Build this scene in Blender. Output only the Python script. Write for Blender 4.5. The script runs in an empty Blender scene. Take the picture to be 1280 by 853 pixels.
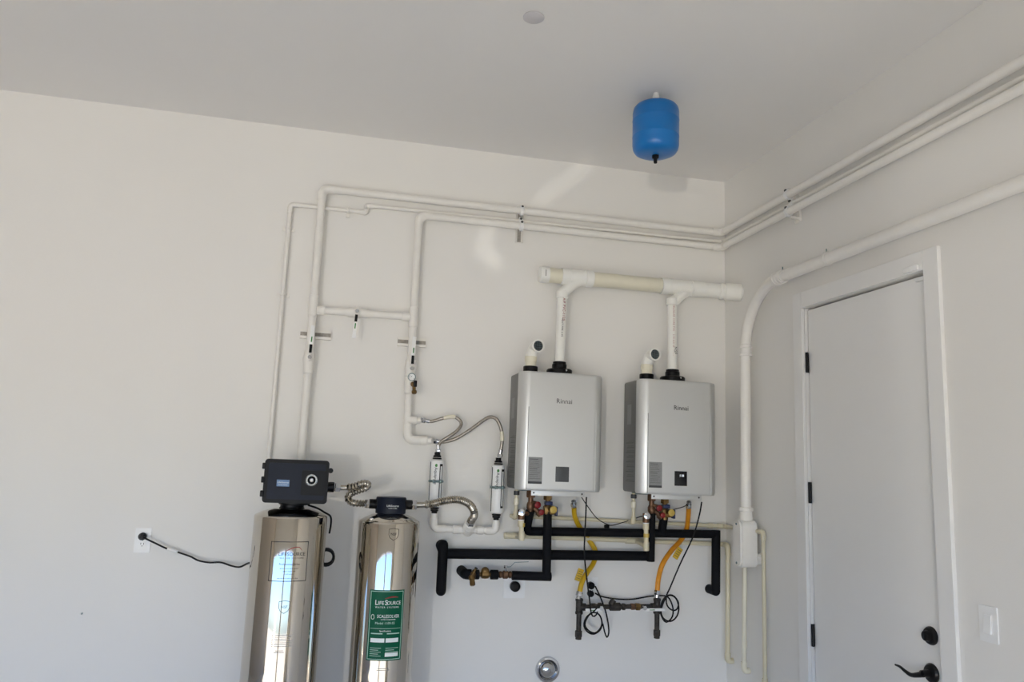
import bpy, bmesh, math, random
from mathutils import Vector, Matrix
random.seed(7)
C = bpy.context.scene.collection
scene = bpy.context.scene
V = Vector

# ------------------------------------------------------------------ camera
cam_d = bpy.data.cameras.new('camera')
cam = bpy.data.objects.new('camera', cam_d)
C.objects.link(cam)
cam_d.sensor_width = 36.0
cam_d.lens = 27.095
cam_d.clip_start = 0.05
right = V((0.97334, -0.22618, 0.03822))
down = V((0.07193, 0.14273, -0.98715))
fwd = V((0.21782, 0.96357, 0.15519))
cam.matrix_world = Matrix(((right.x, -down.x, -fwd.x, -2.2431),
                           (right.y, -down.y, -fwd.y, -4.15),
                           (right.z, -down.z, -fwd.z, 1.65),
                           (0, 0, 0, 1)))
scene.camera = cam

# ------------------------------------------------------------------ world, sun, exposure
world = bpy.data.worlds.new('sky')
scene.world = world
world.use_nodes = True
wn = world.node_tree
wn.nodes.clear()
sky = wn.nodes.new('ShaderNodeTexSky')
sky.sky_type = 'NISHITA'
sky.sun_disc = False
sky.sun_elevation = math.radians(52)
sky.sun_rotation = math.radians(200)
bg = wn.nodes.new('ShaderNodeBackground')
bg.inputs['Strength'].default_value = 0.15
wo = wn.nodes.new('ShaderNodeOutputWorld')
tint = wn.nodes.new('ShaderNodeMix')
tint.data_type = 'RGBA'
tint.blend_type = 'MULTIPLY'
tint.inputs['Factor'].default_value = 1.0
tint.inputs['B'].default_value = (0.60, 0.88, 1.42, 1)      # clear, hazeless blue
wn.links.new(sky.outputs[0], tint.inputs['A'])
wn.links.new(tint.outputs['Result'], bg.inputs[0])
wn.links.new(bg.outputs[0], wo.inputs[0])

sun_d = bpy.data.lights.new('sun', 'SUN')
sun_d.energy = 6.0
sun_d.angle = math.radians(0.6)
sun_d.color = (1.0, 0.945, 0.775)
sun = bpy.data.objects.new('sun', sun_d)
C.objects.link(sun)
sun.rotation_euler = V((0.35, 0.75, -1.0)).to_track_quat('-Z', 'Y').to_euler()
sun.location = (-4, -12, 12)

# sunlight bounced off the windscreen of a car parked on the driveway
gl_d = bpy.data.lights.new('windscreen_glint', 'SPOT')
gl_d.energy = 300
gl_d.shadow_soft_size = 0.08
gl_d.spot_size = math.radians(70)
gl_d.spot_blend = 0.5
gl_d.color = (1.0, 0.95, 0.86)
gl = bpy.data.objects.new('windscreen_glint', gl_d)
C.objects.link(gl)
gl.location = (-6.45, -11.6, 0.66)
gl.rotation_euler = (V((-1.0, 0, 2.2)) - V(gl.location)).to_track_quat('-Z', 'Y').to_euler()

# added rows of narrow spot lamps drawing two curved sun glints on the wall
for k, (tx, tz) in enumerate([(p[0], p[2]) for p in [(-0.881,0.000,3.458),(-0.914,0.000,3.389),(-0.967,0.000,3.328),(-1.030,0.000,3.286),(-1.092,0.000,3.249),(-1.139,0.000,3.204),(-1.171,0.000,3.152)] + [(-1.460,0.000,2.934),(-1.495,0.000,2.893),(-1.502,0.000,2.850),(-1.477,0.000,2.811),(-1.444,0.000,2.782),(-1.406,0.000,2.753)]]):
    rd = bpy.data.lights.new('glint_spot', 'SPOT')
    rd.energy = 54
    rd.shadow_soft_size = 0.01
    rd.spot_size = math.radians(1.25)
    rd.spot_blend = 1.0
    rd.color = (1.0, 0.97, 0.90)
    ro = bpy.data.objects.new('glint_spot', rd)
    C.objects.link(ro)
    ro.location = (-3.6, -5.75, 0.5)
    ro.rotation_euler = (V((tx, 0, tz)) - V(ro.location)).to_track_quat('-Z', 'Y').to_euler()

vs = scene.view_settings
vs.view_transform = 'Standard'
vs.look = 'None'
vs.gamma = 1.0
vs.use_curve_mapping = False
vs.exposure = 1.14
scene.cycles.max_bounces = 10
scene.cycles.diffuse_bounces = 7
scene.cycles.use_denoising = True

# ------------------------------------------------------------------ materials
def lin(c):
    return tuple(((x / 255) / 12.92 if x / 255 <= 0.04045 else ((x / 255 + 0.055) / 1.055) ** 2.4) for x in c)

def mat(name, rgb, rough=0.5, metal=0.0, scale=40.0, amt=0.06, bump=0.0, bscale=None, spec=0.5, coat=0.0, stretch=None):
    m = bpy.data.materials.new(name)
    m.use_nodes = True
    nt = m.node_tree
    b = nt.nodes['Principled BSDF']
    b.inputs['Roughness'].default_value = rough
    b.inputs['Metallic'].default_value = metal
    b.inputs['Specular IOR Level'].default_value = spec
    b.inputs['Coat Weight'].default_value = coat
    tc = nt.nodes.new('ShaderNodeTexCoord')
    mp = nt.nodes.new('ShaderNodeMapping')
    if stretch:
        mp.inputs['Scale'].default_value = stretch
    nt.links.new(tc.outputs['Object'], mp.inputs['Vector'])
    n = nt.nodes.new('ShaderNodeTexNoise')
    n.inputs['Scale'].default_value = scale
    n.inputs['Detail'].default_value = 4.0
    nt.links.new(mp.outputs[0], n.inputs['Vector'])
    r = nt.nodes.new('ShaderNodeValToRGB')
    c = lin(rgb)
    r.color_ramp.elements[0].position = 0.3
    r.color_ramp.elements[1].position = 0.7
    r.color_ramp.elements[0].color = tuple(x * (1 - amt) for x in c) + (1,)
    r.color_ramp.elements[1].color = tuple(min(1, x * (1 + amt)) for x in c) + (1,)
    nt.links.new(n.outputs['Fac'], r.inputs[0])
    nt.links.new(r.outputs[0], b.inputs['Base Color'])
    if bump:
        n2 = nt.nodes.new('ShaderNodeTexNoise')
        n2.inputs['Scale'].default_value = bscale or scale
        n2.inputs['Detail'].default_value = 3.0
        nt.links.new(mp.outputs[0], n2.inputs['Vector'])
        bp = nt.nodes.new('ShaderNodeBump')
        bp.inputs['Strength'].default_value = bump
        bp.inputs['Distance'].default_value = 0.002
        nt.links.new(n2.outputs['Fac'], bp.inputs['Height'])
        nt.links.new(bp.outputs[0], b.inputs['Normal'])
    return m

M = {}
M['wall'] = mat('wall_paint', (231, 229, 224), 0.7, scale=1.2, amt=0.012, bump=0.12, bscale=180)
M['ceil'] = mat('ceiling_paint', (233, 231, 228), 0.8, scale=1.0, amt=0.012, bump=0.12, bscale=180)
M['wall_dark'] = mat('darkened_taupe_wall', (186, 177, 167), 0.7, scale=1.2, amt=0.03)  # unseen left wall, darkened to put dark bands in the tank reflections
M['trim'] = mat('trim_paint', (232, 231, 228), 0.35, scale=3, amt=0.01, bump=0.05, bscale=60)
M['door'] = mat('door_paint', (232, 231, 228), 0.45, scale=2, amt=0.012, bump=0.06, bscale=120)
M['floor'] = mat('concrete_floor', (194, 192, 188), 0.55, scale=3, amt=0.10, bump=0.1, bscale=60)
M['drive'] = mat('driveway_concrete', (188, 180, 168), 0.8, scale=2.5, amt=0.08, bump=0.2, bscale=50)
M['pipe'] = mat('painted_pvc', (233, 230, 223), 0.38, scale=30, amt=0.015, bump=0.04, bscale=90)
M['pvc'] = mat('white_pvc', (238, 237, 230), 0.3, scale=30, amt=0.01)
M['cream_pvc'] = mat('cream_pvc', (226, 221, 200), 0.32, scale=20, amt=0.02)
M['cpvc'] = mat('tan_cpvc', (216, 207, 178), 0.35, scale=20, amt=0.03)
M['foam'] = mat('black_foam', (12, 13, 17), 0.7, scale=60, amt=0.2, bump=0.2, bscale=220, spec=0.18)
M['black'] = mat('black_plastic', (8, 8, 10), 0.42, scale=60, amt=0.1, spec=0.22)
M['navy'] = mat('charcoal_plastic', (20, 26, 40), 0.45, scale=120, amt=0.1, bump=0.06, bscale=300, spec=0.22)
M['hardware'] = mat('black_hardware', (9, 9, 10), 0.35, metal=0.0, spec=0.3, scale=40, amt=0.1)
M['steel'] = mat('mirror_steel', (196, 190, 180), 0.045, metal=1.0, scale=2, amt=0.02, bump=0.006, bscale=6, stretch=(1, 1, 0.12))
M['hose_steel'] = mat('hose_steel', (176, 170, 158), 0.24, metal=1.0, scale=40, amt=0.08)
M['braid'] = mat('braided_steel', (165, 158, 148), 0.33, metal=1.0, scale=260, amt=0.35, bump=0.4, bscale=420)
M['chrome'] = mat('chrome', (205, 206, 208), 0.09, metal=1.0, scale=10, amt=0.03)
M['zinc'] = mat('zinc_clamp', (130, 150, 152), 0.35, metal=0.9, scale=60, amt=0.15)
M['silver'] = mat('silver_lacquer', (214, 215, 213), 0.40, metal=0.65, scale=1.5, amt=0.02)
M['case'] = mat('grey_case', (120, 120, 118), 0.5, metal=0.2, scale=3, amt=0.05)
M['seam'] = mat('seam_shadow_gap', (60, 60, 58), 0.6)
M['brass'] = mat('aged_brass', (128, 102, 64), 0.36, metal=0.9, scale=50, amt=0.25)
M['bronze'] = mat('bronze_valve', (116, 88, 68), 0.42, metal=0.8, scale=50, amt=0.25)
M['iron'] = mat('black_iron', (62, 58, 53), 0.5, metal=0.6, scale=60, amt=0.35, bump=0.2)
M['yellow'] = mat('yellow_gas_hose', (206, 166, 24), 0.42, scale=30, amt=0.10)
M['orange'] = mat('orange_gas_hose', (222, 146, 30), 0.42, scale=30, amt=0.10)
M['yellow_tag'] = mat('yellow_tag', (196, 160, 30), 0.5, scale=60, amt=0.12)
M['yellow_knob'] = mat('yellow_knob', (196, 168, 82), 0.4, scale=60, amt=0.05)
M['red'] = mat('red_handle', (128, 20, 24), 0.4, scale=60, amt=0.1)
M['blue_knob'] = mat('blue_handle', (32, 44, 84), 0.4, scale=60, amt=0.1)
M['blue'] = mat('blue_enamel', (0, 110, 184), 0.3, scale=6, amt=0.03, coat=0.1)
M['white'] = mat('white_plastic', (236, 236, 234), 0.35, scale=20, amt=0.01)
M['label_grey'] = mat('grey_label', (140, 141, 140), 0.5, scale=90, amt=0.06)
M['label_dark'] = mat('dark_label_print', (62, 63, 64), 0.5, scale=90, amt=0.06)
M['panel_grey'] = mat('grey_control_face', (74, 76, 78), 0.4, scale=30, amt=0.05)
M['panel_black'] = mat('black_control_face', (15, 16, 20), 0.25, scale=30, amt=0.05)
M['green'] = mat('green_label', (0, 84, 58), 0.5, scale=40, amt=0.04, spec=0.2)
M['label_line'] = mat('pale_green_line', (178, 212, 196), 0.4, scale=40, amt=0.03)
M['ink'] = mat('black_ink', (30, 30, 32), 0.5, scale=40, amt=0.05)
M['red_ink'] = mat('red_ink', (150, 40, 40), 0.5, scale=40, amt=0.05)
M['pink_ink'] = mat('faded_red_ink', (176, 128, 124), 0.6, scale=200, amt=0.2)
M['white_ink'] = mat('white_ink', (235, 240, 236), 0.5, scale=40, amt=0.03)
M['leaf_ink'] = mat('green_ink', (60, 130, 60), 0.5, scale=40, amt=0.05)
M['blue_label'] = mat('blue_label', (96, 128, 168), 0.4, scale=40, amt=0.05)
M['disc'] = mat('grey_cover_plate', (206, 203, 204), 0.5, scale=10, amt=0.02)
M['mesh'] = mat('dark_screen', (40, 38, 42), 0.6, scale=200, amt=0.2)
M['dark_hole'] = mat('dark_recess', (10, 10, 10), 0.8)
M['strut_back'] = mat('shaded_zinc', (160, 155, 147), 0.5, metal=0.3, scale=80, amt=0.2)  # bare zinc, with the shade of the open slot put into its grey
M['cord'] = mat('black_cord', (9, 9, 11), 0.5, scale=60, amt=0.1, spec=0.25)

em = bpy.data.materials.new('lit_digits')
em.use_nodes = True
eb = em.node_tree.nodes['Principled BSDF']
eb.inputs['Base Color'].default_value = (0.8, 0.85, 0.9, 1)
eb.inputs['Emission Color'].default_value = (0.8, 0.9, 1, 1)
eb.inputs['Emission Strength'].default_value = 0.35
M['lit'] = em

# ------------------------------------------------------------------ mesh helpers
def fillet(pts, r, seg=8):
    """round the corners of a polyline"""
    pts = [V(p) for p in pts]
    out = [pts[0]]
    for i in range(1, len(pts) - 1):
        a, b, c = pts[i - 1], pts[i], pts[i + 1]
        u, w = (a - b), (c - b)
        lu, lw = u.length, w.length
        u.normalize(); w.normalize()
        ang = u.angle(w)
        if ang > 3.12:
            out.append(b); continue
        t = min(r / math.tan(ang / 2), lu * 0.49, lw * 0.49)
        rr = t * math.tan(ang / 2)
        bis = (u + w).normalized()
        cen = b + bis * (rr / math.sin(ang / 2))
        p0, p1 = b + u * t, b + w * t
        v0, v1 = p0 - cen, p1 - cen
        tot = v0.angle(v1)
        ax = v0.cross(v1).normalized()
        for k in range(seg + 1):
            out.append(cen + Matrix.Rotation(tot * k / seg, 3, ax) @ v0)
    out.append(pts[-1])
    return out

def spline(pts, step=0.01):
    """smooth curve through the points, evenly resampled"""
    P = [V(p) for p in pts]
    P = [P[0] * 2 - P[1]] + P + [P[-1] * 2 - P[-2]]
    fine = []
    for i in range(1, len(P) - 2):
        for k in range(24):
            t = k / 24
            a, b, c, d = P[i - 1], P[i], P[i + 1], P[i + 2]
            fine.append(0.5 * ((2 * b) + (c - a) * t + (2 * a - 5 * b + 4 * c - d) * t * t + (3 * b - a - 3 * c + d) * t ** 3))
    fine.append(P[-2])
    out = [fine[0]]
    acc = 0
    for a, b in zip(fine, fine[1:]):
        acc += (b - a).length
        if acc >= step:
            out.append(b); acc = 0
    if (out[-1] - fine[-1]).length > 1e-4:
        out.append(fine[-1])
    return out

class MB:
    def __init__(self):
        self.bm = bmesh.new()

    def sweep(self, pts, rad, n=16, caps=True):
        bm = self.bm
        pts = [V(p) for p in pts]
        cl = [pts[0]]
        for p in pts[1:]:
            if (p - cl[-1]).length > 1e-5:
                cl.append(p)
        pts = cl
        m = len(pts)
        if not hasattr(rad, '__len__'):
            rad = [rad] * m
        T = []
        for i in range(m):
            a = pts[max(i - 1, 0)]; b = pts[min(i + 1, m - 1)]
            T.append((b - a).normalized())
        ref = V((0, 0, 1)) if abs(T[0].z) < 0.9 else V((1, 0, 0))
        nrm = (ref - T[0] * ref.dot(T[0])).normalized()
        rings = []
        for i in range(m):
            nrm = (nrm - T[i] * nrm.dot(T[i])).normalized()
            bi = T[i].cross(nrm)
            ri = rad[min(i, len(rad) - 1)]
            rings.append([bm.verts.new(pts[i] + (nrm * math.cos(2 * math.pi * k / n) + bi * math.sin(2 * math.pi * k / n)) * ri) for k in range(n)])
        for i in range(m - 1):
            A, B = rings[i], rings[i + 1]
            for k in range(n):
                bm.faces.new((A[k], A[(k + 1) % n], B[(k + 1) % n], B[k]))
        if caps:
            bm.faces.new(list(reversed(rings[0])))
            bm.faces.new(rings[-1])
        return self

    def lathe(self, prof, o, axis=(0, 0, 1), n=32):
        """profile of (radius, height along the axis)"""
        bm = self.bm
        o = V(o); ax = V(axis).normalized()
        ref = V((1, 0, 0)) if abs(ax.x) < 0.9 else V((0, 1, 0))
        u = (ref - ax * ref.dot(ax)).normalized(); w = ax.cross(u)
        rings = []
        for r, h in prof:
            if r < 1e-6:
                rings.append([bm.verts.new(o + ax * h)])
            else:
                rings.append([bm.verts.new(o + ax * h + (u * math.cos(2 * math.pi * k / n) + w * math.sin(2 * math.pi * k / n)) * r) for k in range(n)])
        for A, B in zip(rings, rings[1:]):
            for k in range(n):
                a0, a1 = A[k % len(A)], A[(k + 1) % len(A)]
                b0, b1 = B[k % len(B)], B[(k + 1) % len(B)]
                if len(A) == 1 and len(B) == 1:
                    continue
                if len(A) == 1:
                    bm.faces.new((a0, b1, b0))
                elif len(B) == 1:
                    bm.faces.new((a0, a1, b0))
                else:
                    bm.faces.new((a0, a1, b1, b0))
        if len(rings[0]) > 1:
            bm.faces.new(list(reversed(rings[0])))
        if len(rings[-1]) > 1:
            bm.faces.new(rings[-1])
        return self

    def cyl(self, p0, p1, r, n=20, ch=0.0015):
        p0, p1 = V(p0), V(p1)
        L = (p1 - p0).length
        ch = min(ch, r * 0.4, L * 0.3)
        return self.lathe([(r - ch, 0), (r, ch), (r, L - ch), (r - ch, L)], p0, p1 - p0, n)

    def nut(self, p0, p1, r):
        return self.lathe([(r * 0.9, 0), (r, (V(p1) - V(p0)).length * 0.15), (r, (V(p1) - V(p0)).length * 0.85), (r * 0.9, (V(p1) - V(p0)).length)], p0, V(p1) - V(p0), 6)

    def box(self, lo, hi, bev=0.0, seg=2, rot=None):
        bm = self.bm
        lo, hi = V(lo), V(hi)
        c = (lo + hi) / 2; s = hi - lo
        mtx = Matrix.Translation(c) @ (rot.to_4x4() if rot else Matrix.Identity(4)) @ Matrix.Diagonal((s.x, s.y, s.z, 1))
        r = bmesh.ops.create_cube(bm, size=1.0, matrix=mtx)
        if bev > 0:
            es = set()
            for v in r['verts']:
                es.update(v.link_edges)
            bmesh.ops.bevel(bm, geom=list(es), offset=bev, segments=seg, profile=0.5, affect='EDGES')
        return self

    def prism(self, poly, o, u, v, depth):
        """extrude a 2-D outline (in axes u, v at o) by the vector depth"""
        bm = self.bm
        o, u, v, d = V(o), V(u), V(v), V(depth)
        A = [bm.verts.new(o + u * a + v * b) for a, b in poly]
        B = [bm.verts.new(o + u * a + v * b + d) for a, b in poly]
        n = len(poly)
        bm.faces.new(A); bm.faces.new(list(reversed(B)))
        for i in range(n):
            bm.faces.new((A[i], B[i], B[(i + 1) % n], A[(i + 1) % n]))
        return self

    def sphere(self, c, r, n=16, squash=(1, 1, 1)):
        bmesh.ops.create_uvsphere(self.bm, u_segments=n, v_segments=max(6, n // 2), radius=r,
                                  matrix=Matrix.Translation(V(c)) @ Matrix.Diagonal((*squash, 1)))
        return self

    def build(self, name, m, parent=None, origin=None, smooth=True, ang=35):
        bm = self.bm
        bmesh.ops.recalc_face_normals(bm, faces=bm.faces[:])
        if parent is not None:
            off = woff(parent)
        else:
            if origin is None:
                xs = [v.co.x for v in bm.verts]; ys = [v.co.y for v in bm.verts]; zs = [v.co.z for v in bm.verts]
                origin = ((min(xs) + max(xs)) / 2, (min(ys) + max(ys)) / 2, min(zs))
            off = V(origin)
        bmesh.ops.translate(bm, verts=bm.verts[:], vec=-off)
        me = bpy.data.meshes.new(name)
        bm.to_mesh(me); bm.free()
        me.materials.append(M[m] if isinstance(m, str) else m)
        if smooth:
            me.polygons.foreach_set('use_smooth', [True] * len(me.polygons))
            me.set_sharp_from_angle(angle=math.radians(ang))
        o = bpy.data.objects.new(name, me)
        C.objects.link(o)
        if parent is not None:
            o.parent = parent
        else:
            o.location = off
        return o

def woff(o):
    p = V((0, 0, 0))
    while o is not None:
        p = p + o.location
        o = o.parent
    return p

def tag(o, label=None, cat=None, group=None, kind=None):
    if label: o['label'] = label
    if cat: o['category'] = cat
    if group: o['group'] = group
    if kind: o['kind'] = kind
    return o

def thing(name, label, cat, loc, group=None):
    o = bpy.data.objects.new(name, None)
    o.empty_display_size = 0.05
    C.objects.link(o)
    o.location = loc
    return tag(o, label, cat, group)

def copy_tree(o, parent=None):
    c = o.copy()
    C.objects.link(c)
    if parent is not None:
        c.parent = parent
    for ch in list(o.children):
        copy_tree(ch, c)
    return c

def text(name, s, size, o, u, v, m, parent, align='CENTER', wrap=None, depth=0.0004, squeeze=1.0, shear=0.0, spacing=1.0):
    """flat lettering as a mesh; wrap=(cx, cy, radius) bends it round an upright cylinder"""
    cu = bpy.data.curves.new(name, 'FONT')
    cu.body = s; cu.size = size; cu.align_x = align; cu.align_y = 'CENTER'
    cu.extrude = depth; cu.shear = shear; cu.space_character = spacing
    cu.resolution_u = 2
    t = bpy.data.objects.new(name + '_curve', cu)
    C.objects.link(t)
    bpy.context.view_layer.update()
    me = bpy.data.meshes.new_from_object(t.evaluated_get(bpy.context.evaluated_depsgraph_get()))
    C.objects.unlink(t); bpy.data.objects.remove(t)
    o, u, v = V(o), V(u).normalized(), V(v).normalized()
    w = u.cross(v)
    off = woff(parent)
    for vt in me.vertices:
        x, y, z = vt.co
        x *= squeeze
        if wrap:
            cx, cy, R = wrap
            a = math.asin(max(-1, min(1, (o.x - cx) / R))) + x / R
            rr = R + z + depth
            p = V((cx + rr * math.sin(a), cy - rr * math.cos(a), o.z + y))
        else:
            p = o + u * x + v * y + w * (z + depth)
        vt.co = p - off
    me.materials.clear(); me.materials.append(M[m])
    ob = bpy.data.objects.new(name, me)
    C.objects.link(ob)
    ob.parent = parent
    return ob

def patch(mb, cx, cy, R, x0, x1, z0, z1, t=0.0005, n=10):
    """thin curved plate on the front of an upright cylinder (x measured along the arc from the centre line)"""
    bm = mb.bm
    cols = []
    for k in range(n + 1):
        a = (x0 + (x1 - x0) * k / n) / R
        col = []
        for rr in (R, R + t):
            for z in (z0, z1):
                col.append(bm.verts.new((cx + rr * math.sin(a), cy - rr * math.cos(a), z)))
        cols.append(col)
    for A, B in zip(cols, cols[1:]):
        bm.faces.new((A[2], B[2], B[3], A[3])); bm.faces.new((A[0], A[1], B[1], B[0]))
        bm.faces.new((A[1], A[3], B[3], B[1])); bm.faces.new((A[0], B[0], B[2], A[2]))
    bm.faces.new((cols[0][0], cols[0][2], cols[0][3], cols[0][1]))
    bm.faces.new((cols[-1][0], cols[-1][1], cols[-1][3], cols[-1][2]))
    return mb

def rrect(w, h, r, n=6):
    out = []
    for cx, cy, a0 in ((w / 2 - r, h / 2 - r, 0), (-w / 2 + r, h / 2 - r, 90), (-w / 2 + r, -h / 2 + r, 180), (w / 2 - r, -h / 2 + r, 270)):
        for k in range(n + 1):
            a = math.radians(a0 + 90 * k / n)
            out.append((cx + r * math.cos(a), cy + r * math.sin(a)))
    return out

def struct(mb, name, m, parent=None):
    o = mb.build(name, m, parent, smooth=False)
    if parent is None:
        o['kind'] = 'structure'
    return o

X, Y, Z = V((1, 0, 0)), V((0, 1, 0)), V((0, 0, 1))

# ------------------------------------------------------------------ the room
H = 3.407                         # ceiling height
FX, FY = -7.2, -5.6               # left wall, garage door wall
struct(MB().box((FX - .15, 0, 0), (0.15, 0.15, H)), 'wall_back', 'wall')
wr = MB()
wr.box((0, -0.80, 0), (0.15, 0, H))
wr.box((0, FY - .15, 0), (0.15, -1.621, H))
wr.box((0, -1.621, 2.463), (0.15, -0.80, H))
struct(wr, 'wall_right', 'wall')
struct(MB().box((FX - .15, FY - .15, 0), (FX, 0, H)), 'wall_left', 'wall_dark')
wf = MB()
wf.box((FX, FY - .15, 2.12), (0, FY, H))
wf.box((FX, FY - .15, 0), (-6.95, FY, 2.12))
wf.box((-0.75, FY - .15, 0), (0, FY, 2.12))
wf.box((-3.02, FY - .15, 0), (-2.74, FY, 2.12))      # unseen post, added for the dark line in the tank reflections
struct(wf, 'wall_front', 'wall')
struct(MB().box((FX - .15, FY - .15, H), (0.15, 0.15, H + .15)), 'ceiling', 'ceil')
struct(MB().box((FX - .15, FY - .15, -.1), (0.15, 0.15, 0)), 'floor', 'floor')
struct(MB().box((-60, -80, -.2), (60, FY - .15, -.02)), 'driveway', 'drive')

# ------------------------------------------------------------------ door in the right wall
DX = 0.016
d = struct(MB().box((DX, -1.612, 0.01), (DX + .045, -0.806, 2.452), .002), 'door_1', 'door')
for z in (2.19, 1.56, 0.905, 0.25):
    hb = MB().cyl((DX - .010, -0.806, z - .05), (DX - .010, -0.806, z + .05), .0075, 12)
    hb.box((DX - .012, -0.8045, z - .05), (DX + .012, -0.8015, z + .05))
    hb.build('hinge', 'hardware', d)
db = MB().lathe([(.034, 0), (.034, .006), (.029, .014), (.020, .017), (.018, .030), (.0, .032)], (DX, -1.541, 1.062), (-1, 0, 0), 28)
db.box((DX - .034, -1.547, 1.045), (DX - .012, -1.535, 1.079), .003)
db.build('deadbolt', 'hardware', d)
lv = MB().lathe([(.036, 0), (.036, .005), (.030, .013), (.014, .017), (.012, .048), (.0, .05)], (DX, -1.537, 0.926), (-1, 0, 0), 28)
lp = spline([(DX - .045, -1.543, .926), (DX - .048, -1.52, .917), (DX - .050, -1.485, .908), (DX - .052, -1.455, .915), (DX - .053, -1.43, .924), (DX - .053, -1.405, .925)], .006)
lv.sweep(lp, [.012 - .0085 * (i / len(lp)) ** .8 for i in range(len(lp) + 1)], 12)
lv.build('lever_handle', 'hardware', d)

tr = MB()
tr.box((-.018, -0.80, 0), (0, -0.728, 2.543), .002)
t1 = struct(tr, 'trim_1', 'trim')
struct(MB().box((-.018, -1.697, 0), (0, -1.620, 2.543), .002), 'casing', 'trim', t1)
struct(MB().box((-.018, -1.620, 2.463), (0, -0.80, 2.543), .002), 'casing', 'trim', t1)
struct(MB().box((0.0, -0.8005, 0), (0.062, -0.797, 2.463)), 'jamb', 'trim', t1)
struct(MB().box((0.0, -1.622, 0), (0.062, -1.6185, 2.463)), 'jamb', 'trim', t1)
struct(MB().box((0.061, -1.620, 0), (0.075, -0.80, 2.463)), 'door_stop', 'trim', t1)

sn = MB().box((-.030, -1.602, 2.468), (-.018, -1.525, 2.491), .003)
s_ = sn.build('door_sensor', 'white')
tag(s_, 'small white box sensor on the trim above the door, near its latch corner', 'sensor')
MB().box((.004, -1.600, 2.430), (DX, -1.550, 2.448), .002).build('magnet', 'white', s_)

# light switch
sw = thing('light_switch', 'white rocker light switch plate on the wall right of the door', 'light switch', (0, -1.832, 1.163))
MB().prism(rrect(.076, .120, .004), (-.0005, -1.832, 1.163), (0, 1, 0), (0, 0, 1), (-.006, 0, 0)).build('plate', 'white', sw)
MB().prism(rrect(.036, .069, .002), (-.0065, -1.832, 1.163), (0, 1, 0), (0, 0, 1), (-.001, 0, 0)).build('rocker_frame', 'trim', sw)
rk = MB()
rk.prism([(-.031, 0), (.031, 0), (.031, -.002), (0, -.004), (-.031, -.008)], (-.0075, -1.847, 1.163), (0, 0, 1), (1, 0, 0), (0, .030, 0))
rk.build('rocker', 'white', sw)

# ------------------------------------------------------------------ painted water pipes high on the walls
def hub(mb, p, axis, L, r, n=20):
    p, a = V(p), V(axis).normalized()
    mb.cyl(p - a * L / 2, p + a * L / 2, r, n, .003)
    return mb

def lever(parent, piv, along, out, L, name='valve_lever'):
    """flat quarter-turn lever: stem, dark neck and sleeved handle"""
    piv, a, w = V(piv), V(along).normalized(), V(out).normalized()
    s = a.cross(w).normalized()
    b = MB()
    b.nut(piv - w * .012, piv + w * .008, .011)
    lv = b.build(name, 'chrome', parent)
    rot = Matrix((s, a, w)).transposed()
    mid = piv + a * L * .30
    k = MB(); k.box(mid - V((.007, L * .16, .0015)), mid + V((.007, L * .16, .0015)), 0, rot=rot)
    k.build('lever_neck', 'black', lv)
    g = MB(); gp = piv + a * L * .70
    g.box(gp - V((.0095, L * .30, .004)), gp + V((.0095, L * .30, .004)), .0025, rot=rot)
    g.build('lever_sleeve', 'white', lv)
    q = MB(); qp = piv + a * L * .56 + w * .0045
    q.box(qp - V((.003, .014, .0003)), qp + V((.003, .014, .0003)), 0, rot=rot)
    q.build('lever_marking', 'leaf_ink', lv)
    return lv

def valve_body(parent, c, axis, r=.031, L=.085):
    c, a = V(c), V(axis).normalized()
    b = MB().lathe([(.023, -L / 2), (.026, -L / 2), (.026, -L * .3), (r * .86, -L * .22), (r, -L * .05), (r, L * .12), (r * .86, L * .25), (.026, L * .32), (.026, L / 2), (.023, L / 2)], c, a, 22)
    b.cyl(c + V((0, 0, 0)), c + V((0, -.040, 0)), .013, 14)
    return b.build('valve_body', 'pipe', parent)

AZ, TZ, BZ = 3.062, 3.014, 2.972
AX, TX, BX = -2.390, -2.550, -1.865
# upper main
A = thing('water_main_pipe', 'thick white painted pipe, uppermost of three under the ceiling, rising behind the black control box', 'water pipe', (AX, -.05, 1.60))
p = fillet([(AX, -.236, 1.53), (AX, -.052, 1.53), (AX, -.05, AZ), (-.05, -.05, AZ), (-.05, FY + .02, AZ + .006)], .045, 8)
MB().sweep(p, .0205, 18).build('pipe', 'pipe', A)
e = MB()
e.sweep(fillet([(AX, -.05, AZ - .065), (AX, -.05, AZ), (AX + .065, -.05, AZ)], .045), .0235, 18); e.build('elbow', 'pipe', A)
e = MB()
e.sweep(fillet([(-.05 - .06, -.05, AZ), (-.05, -.05, AZ), (-.05, -.05 - .06, AZ)], .045), .0235, 18); e.build('elbow', 'pipe', A)
hub(MB(), (-.05, -2.2, AZ), Y, .07, .0235).build('coupling', 'pipe', A)
hub(MB(), (AX, -.05, 2.42), Z, .11, .0245).build('tee', 'pipe', A)
hub(MB(), (AX, -.05, 2.085), Z, .05, .0245).build('coupling', 'pipe', A)
valve_body(A, (AX, -.05, 2.135), Z)
lever(A, (AX + .004, -.098, 2.142), (.03, -.01, 1), -Y, .165)

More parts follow.
